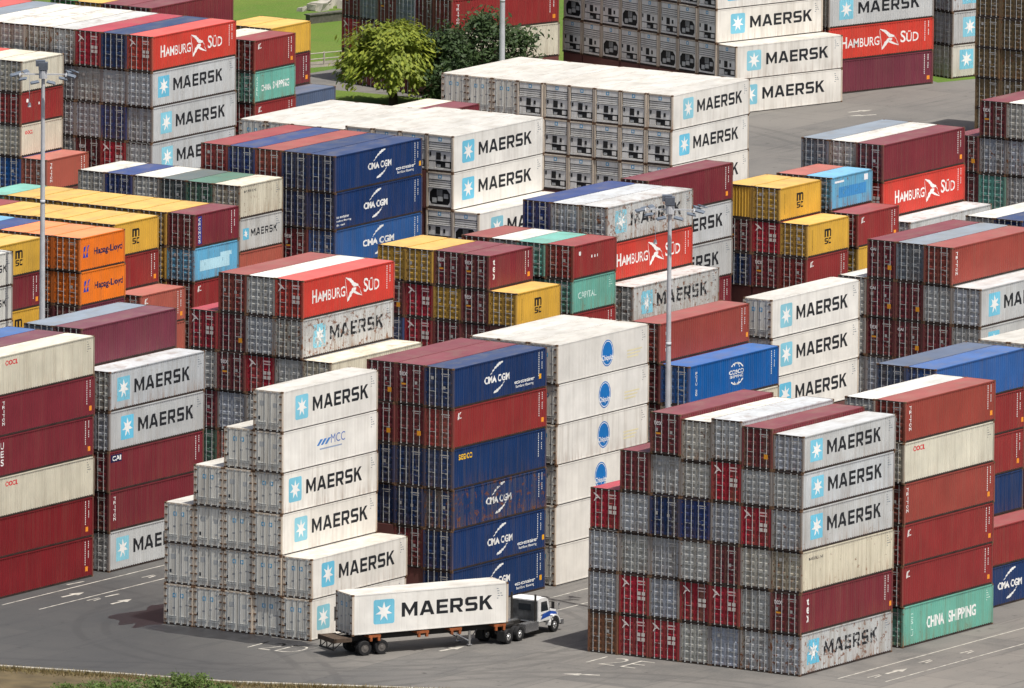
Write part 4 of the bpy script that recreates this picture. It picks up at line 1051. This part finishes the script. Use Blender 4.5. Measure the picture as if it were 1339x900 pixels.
def shrub(x, y, seed, rx, h, label):
    r = random.Random(seed); root = empty('shrub', (x, y, -.6)); tag(root, label, 'shrub', 'shrubs below the yard edge')
    t = MB()
    for i in range(6):
        a = r.random() * 6.28; t.tube((0, 0, 0), (math.cos(a) * rx * .6, math.sin(a) * rx * .6, h * .75), .05, .02, 5, caps=False)
    t.build('stem', BARK, root); m = MB()
    for i in range(46):
        th = r.random() * 6.28; u = r.random() ** .5; z = r.random()
        c = Vector((math.cos(th) * rx * u * math.sqrt(1 - z * z * .8), math.sin(th) * rx * u * math.sqrt(1 - z * z * .8), .15 + h * z * .9)); leaves(m, r, c, 30, .2, .13)
    m.build('foliage', LEAF_BUSH, root)
SHW = ['leftmost', 'second', 'third', 'fourth', 'fifth', 'sixth', 'rightmost']
for i, (u, v, rx, h) in enumerate(((85, 910, 1.4, 1.25), (122, 911, 1.5, 1.5), (160, 911, 1.4, 1.6), (196, 911, 1.5, 1.75), (232, 909, 1.4, 2.0), (258, 909, 1.3, 1.9), (290, 911, 1.1, 1.2))):
    x, y = at_px(u, v); shrub(x, y, 30 + i, rx, h, 'leafy green shrub, %s along the yard edge at bottom left' % (SHW[i] if i in (0, 6) else SHW[i] + ' from left'))

# yard edge: a low kerb wall, soil bank and dry grass below it
edge = [(-46.0, 82.0), (-35.0, 60.0), (-28.9, 47.1), (-26.6, 38.5), (-24.9, 30.8), (-22.6, 25.6), (-20.2, 20.5), (-17.0, 13.0), (-12, 2)]
m = MB()
for (x0, y0), (x1, y1) in zip(edge, edge[1:]): m.quad((x0 - 60, y0 - 36, -14), (x1 - 60, y1 - 36, -14), (x1, y1, 0.02), (x0, y0, 0.02))
# the bank lies on top of the yard sheet only as a thin apron
m = MB()
for (x0, y0), (x1, y1) in zip(edge, edge[1:]): m.quad((x0 - 40, y0 - 26, .010), (x1 - 40, y1 - 26, .010), (x1 - .2, y1 - .15, .010), (x0 - .2, y0 - .15, .010))
tag(m.build('soil_bank', SOIL), None, None, None, 'structure')
m = MB()
for (x0, y0), (x1, y1) in zip(edge, edge[1:]):
    m.quad((x0 - .35, y0 - .2, .0), (x1 - .35, y1 - .2, .0), (x1 - .35, y1 - .2, .16), (x0 - .35, y0 - .2, .16)); m.quad((x0 - .35, y0 - .2, .16), (x1 - .35, y1 - .2, .16), (x1, y1, .16), (x0, y0, .16)); m.quad((x0, y0, .16), (x1, y1, .16), (x1, y1, 0), (x0, y0, 0))
tag(m.build('kerb', CONCRETE), None, None, None, 'structure')
DRY = leaf_mat('dry_grass_blades', (0.26, 0.19, 0.085), (0.15, 0.13, 0.05), .2)
r = random.Random(11); m = MB()
for (x0, y0), (x1, y1) in zip(edge, edge[1:]):
    ln = math.hypot(x1 - x0, y1 - y0)
    for _ in range(int(ln * 130)):
        t = r.random(); o = abs(r.gauss(0, .7)) + .42; x = x0 + (x1 - x0) * t - o * .84; y = y0 + (y1 - y0) * t - o * .54
        h = r.uniform(.12, .42); dx, dy = r.uniform(-.25, .25), r.uniform(-.25, .25); a = r.random() * 3.14; w = .035
        m.quad((x - w * math.cos(a), y - w * math.sin(a), 0), (x + w * math.cos(a), y + w * math.sin(a), 0), (x + dx, y + dy, h))
tag(m.build('dry_grass', DRY), 'dry brown grass growing along the edge of the yard', 'grass', None, 'stuff')

# things on the lawn
rl = empty('guard_rail', (226.0, 196.6, 0)); tag(rl, 'low pale two-bar rail beside the footpath on the lawn', 'rail')
dx, dy = 10.5, -4.2
for i in range(5):
    mm = MB(); mm.box(dx * i / 4 - .06, dx * i / 4 + .06, dy * i / 4 - .06, dy * i / 4 + .06, 0, 1.15); mm.build('post', CONCRETE, rl)
for z in (.55, 1.05):
    mm = MB(); mm.tube((0, 0, z), (dx, dy, z), .05, .05, 6); mm.build('rail_bar', CONCRETE, rl)
r = random.Random(5); rk = MB()
for i in range(9):
    x, y, s = r.uniform(-2.6, 2.6), r.uniform(-1.2, 1.2), r.uniform(.3, .75); n = len(rk.v); rk.box(x - s, x + s, y - s, y + s, 0, s * 1.1)
    for j in range(n, n + 8): rk.v[j] = tuple(cv + r.uniform(-.22, .22) * s for cv in rk.v[j])
o = rk.build('rock_heap', CONCRETE); o.location = (263.5, 212.8, 0); tag(o, 'heap of pale rocks lying on the lawn', 'rocks')
lw_ = MB(); lw_.box(-5, 5, -.3, .3, 0, .75); lw_.box(-5.1, 5.1, -.38, .38, .75, .85); o = lw_.build('low_wall', plain('mossy_wall', (88, 86, 76), .9, 0, .4)); o.location = (259.5, 207.5, 0); o.rotation_euler = (0, 0, R(-16)); tag(o, 'low dark wall on the lawn beside the far stacks', 'wall')
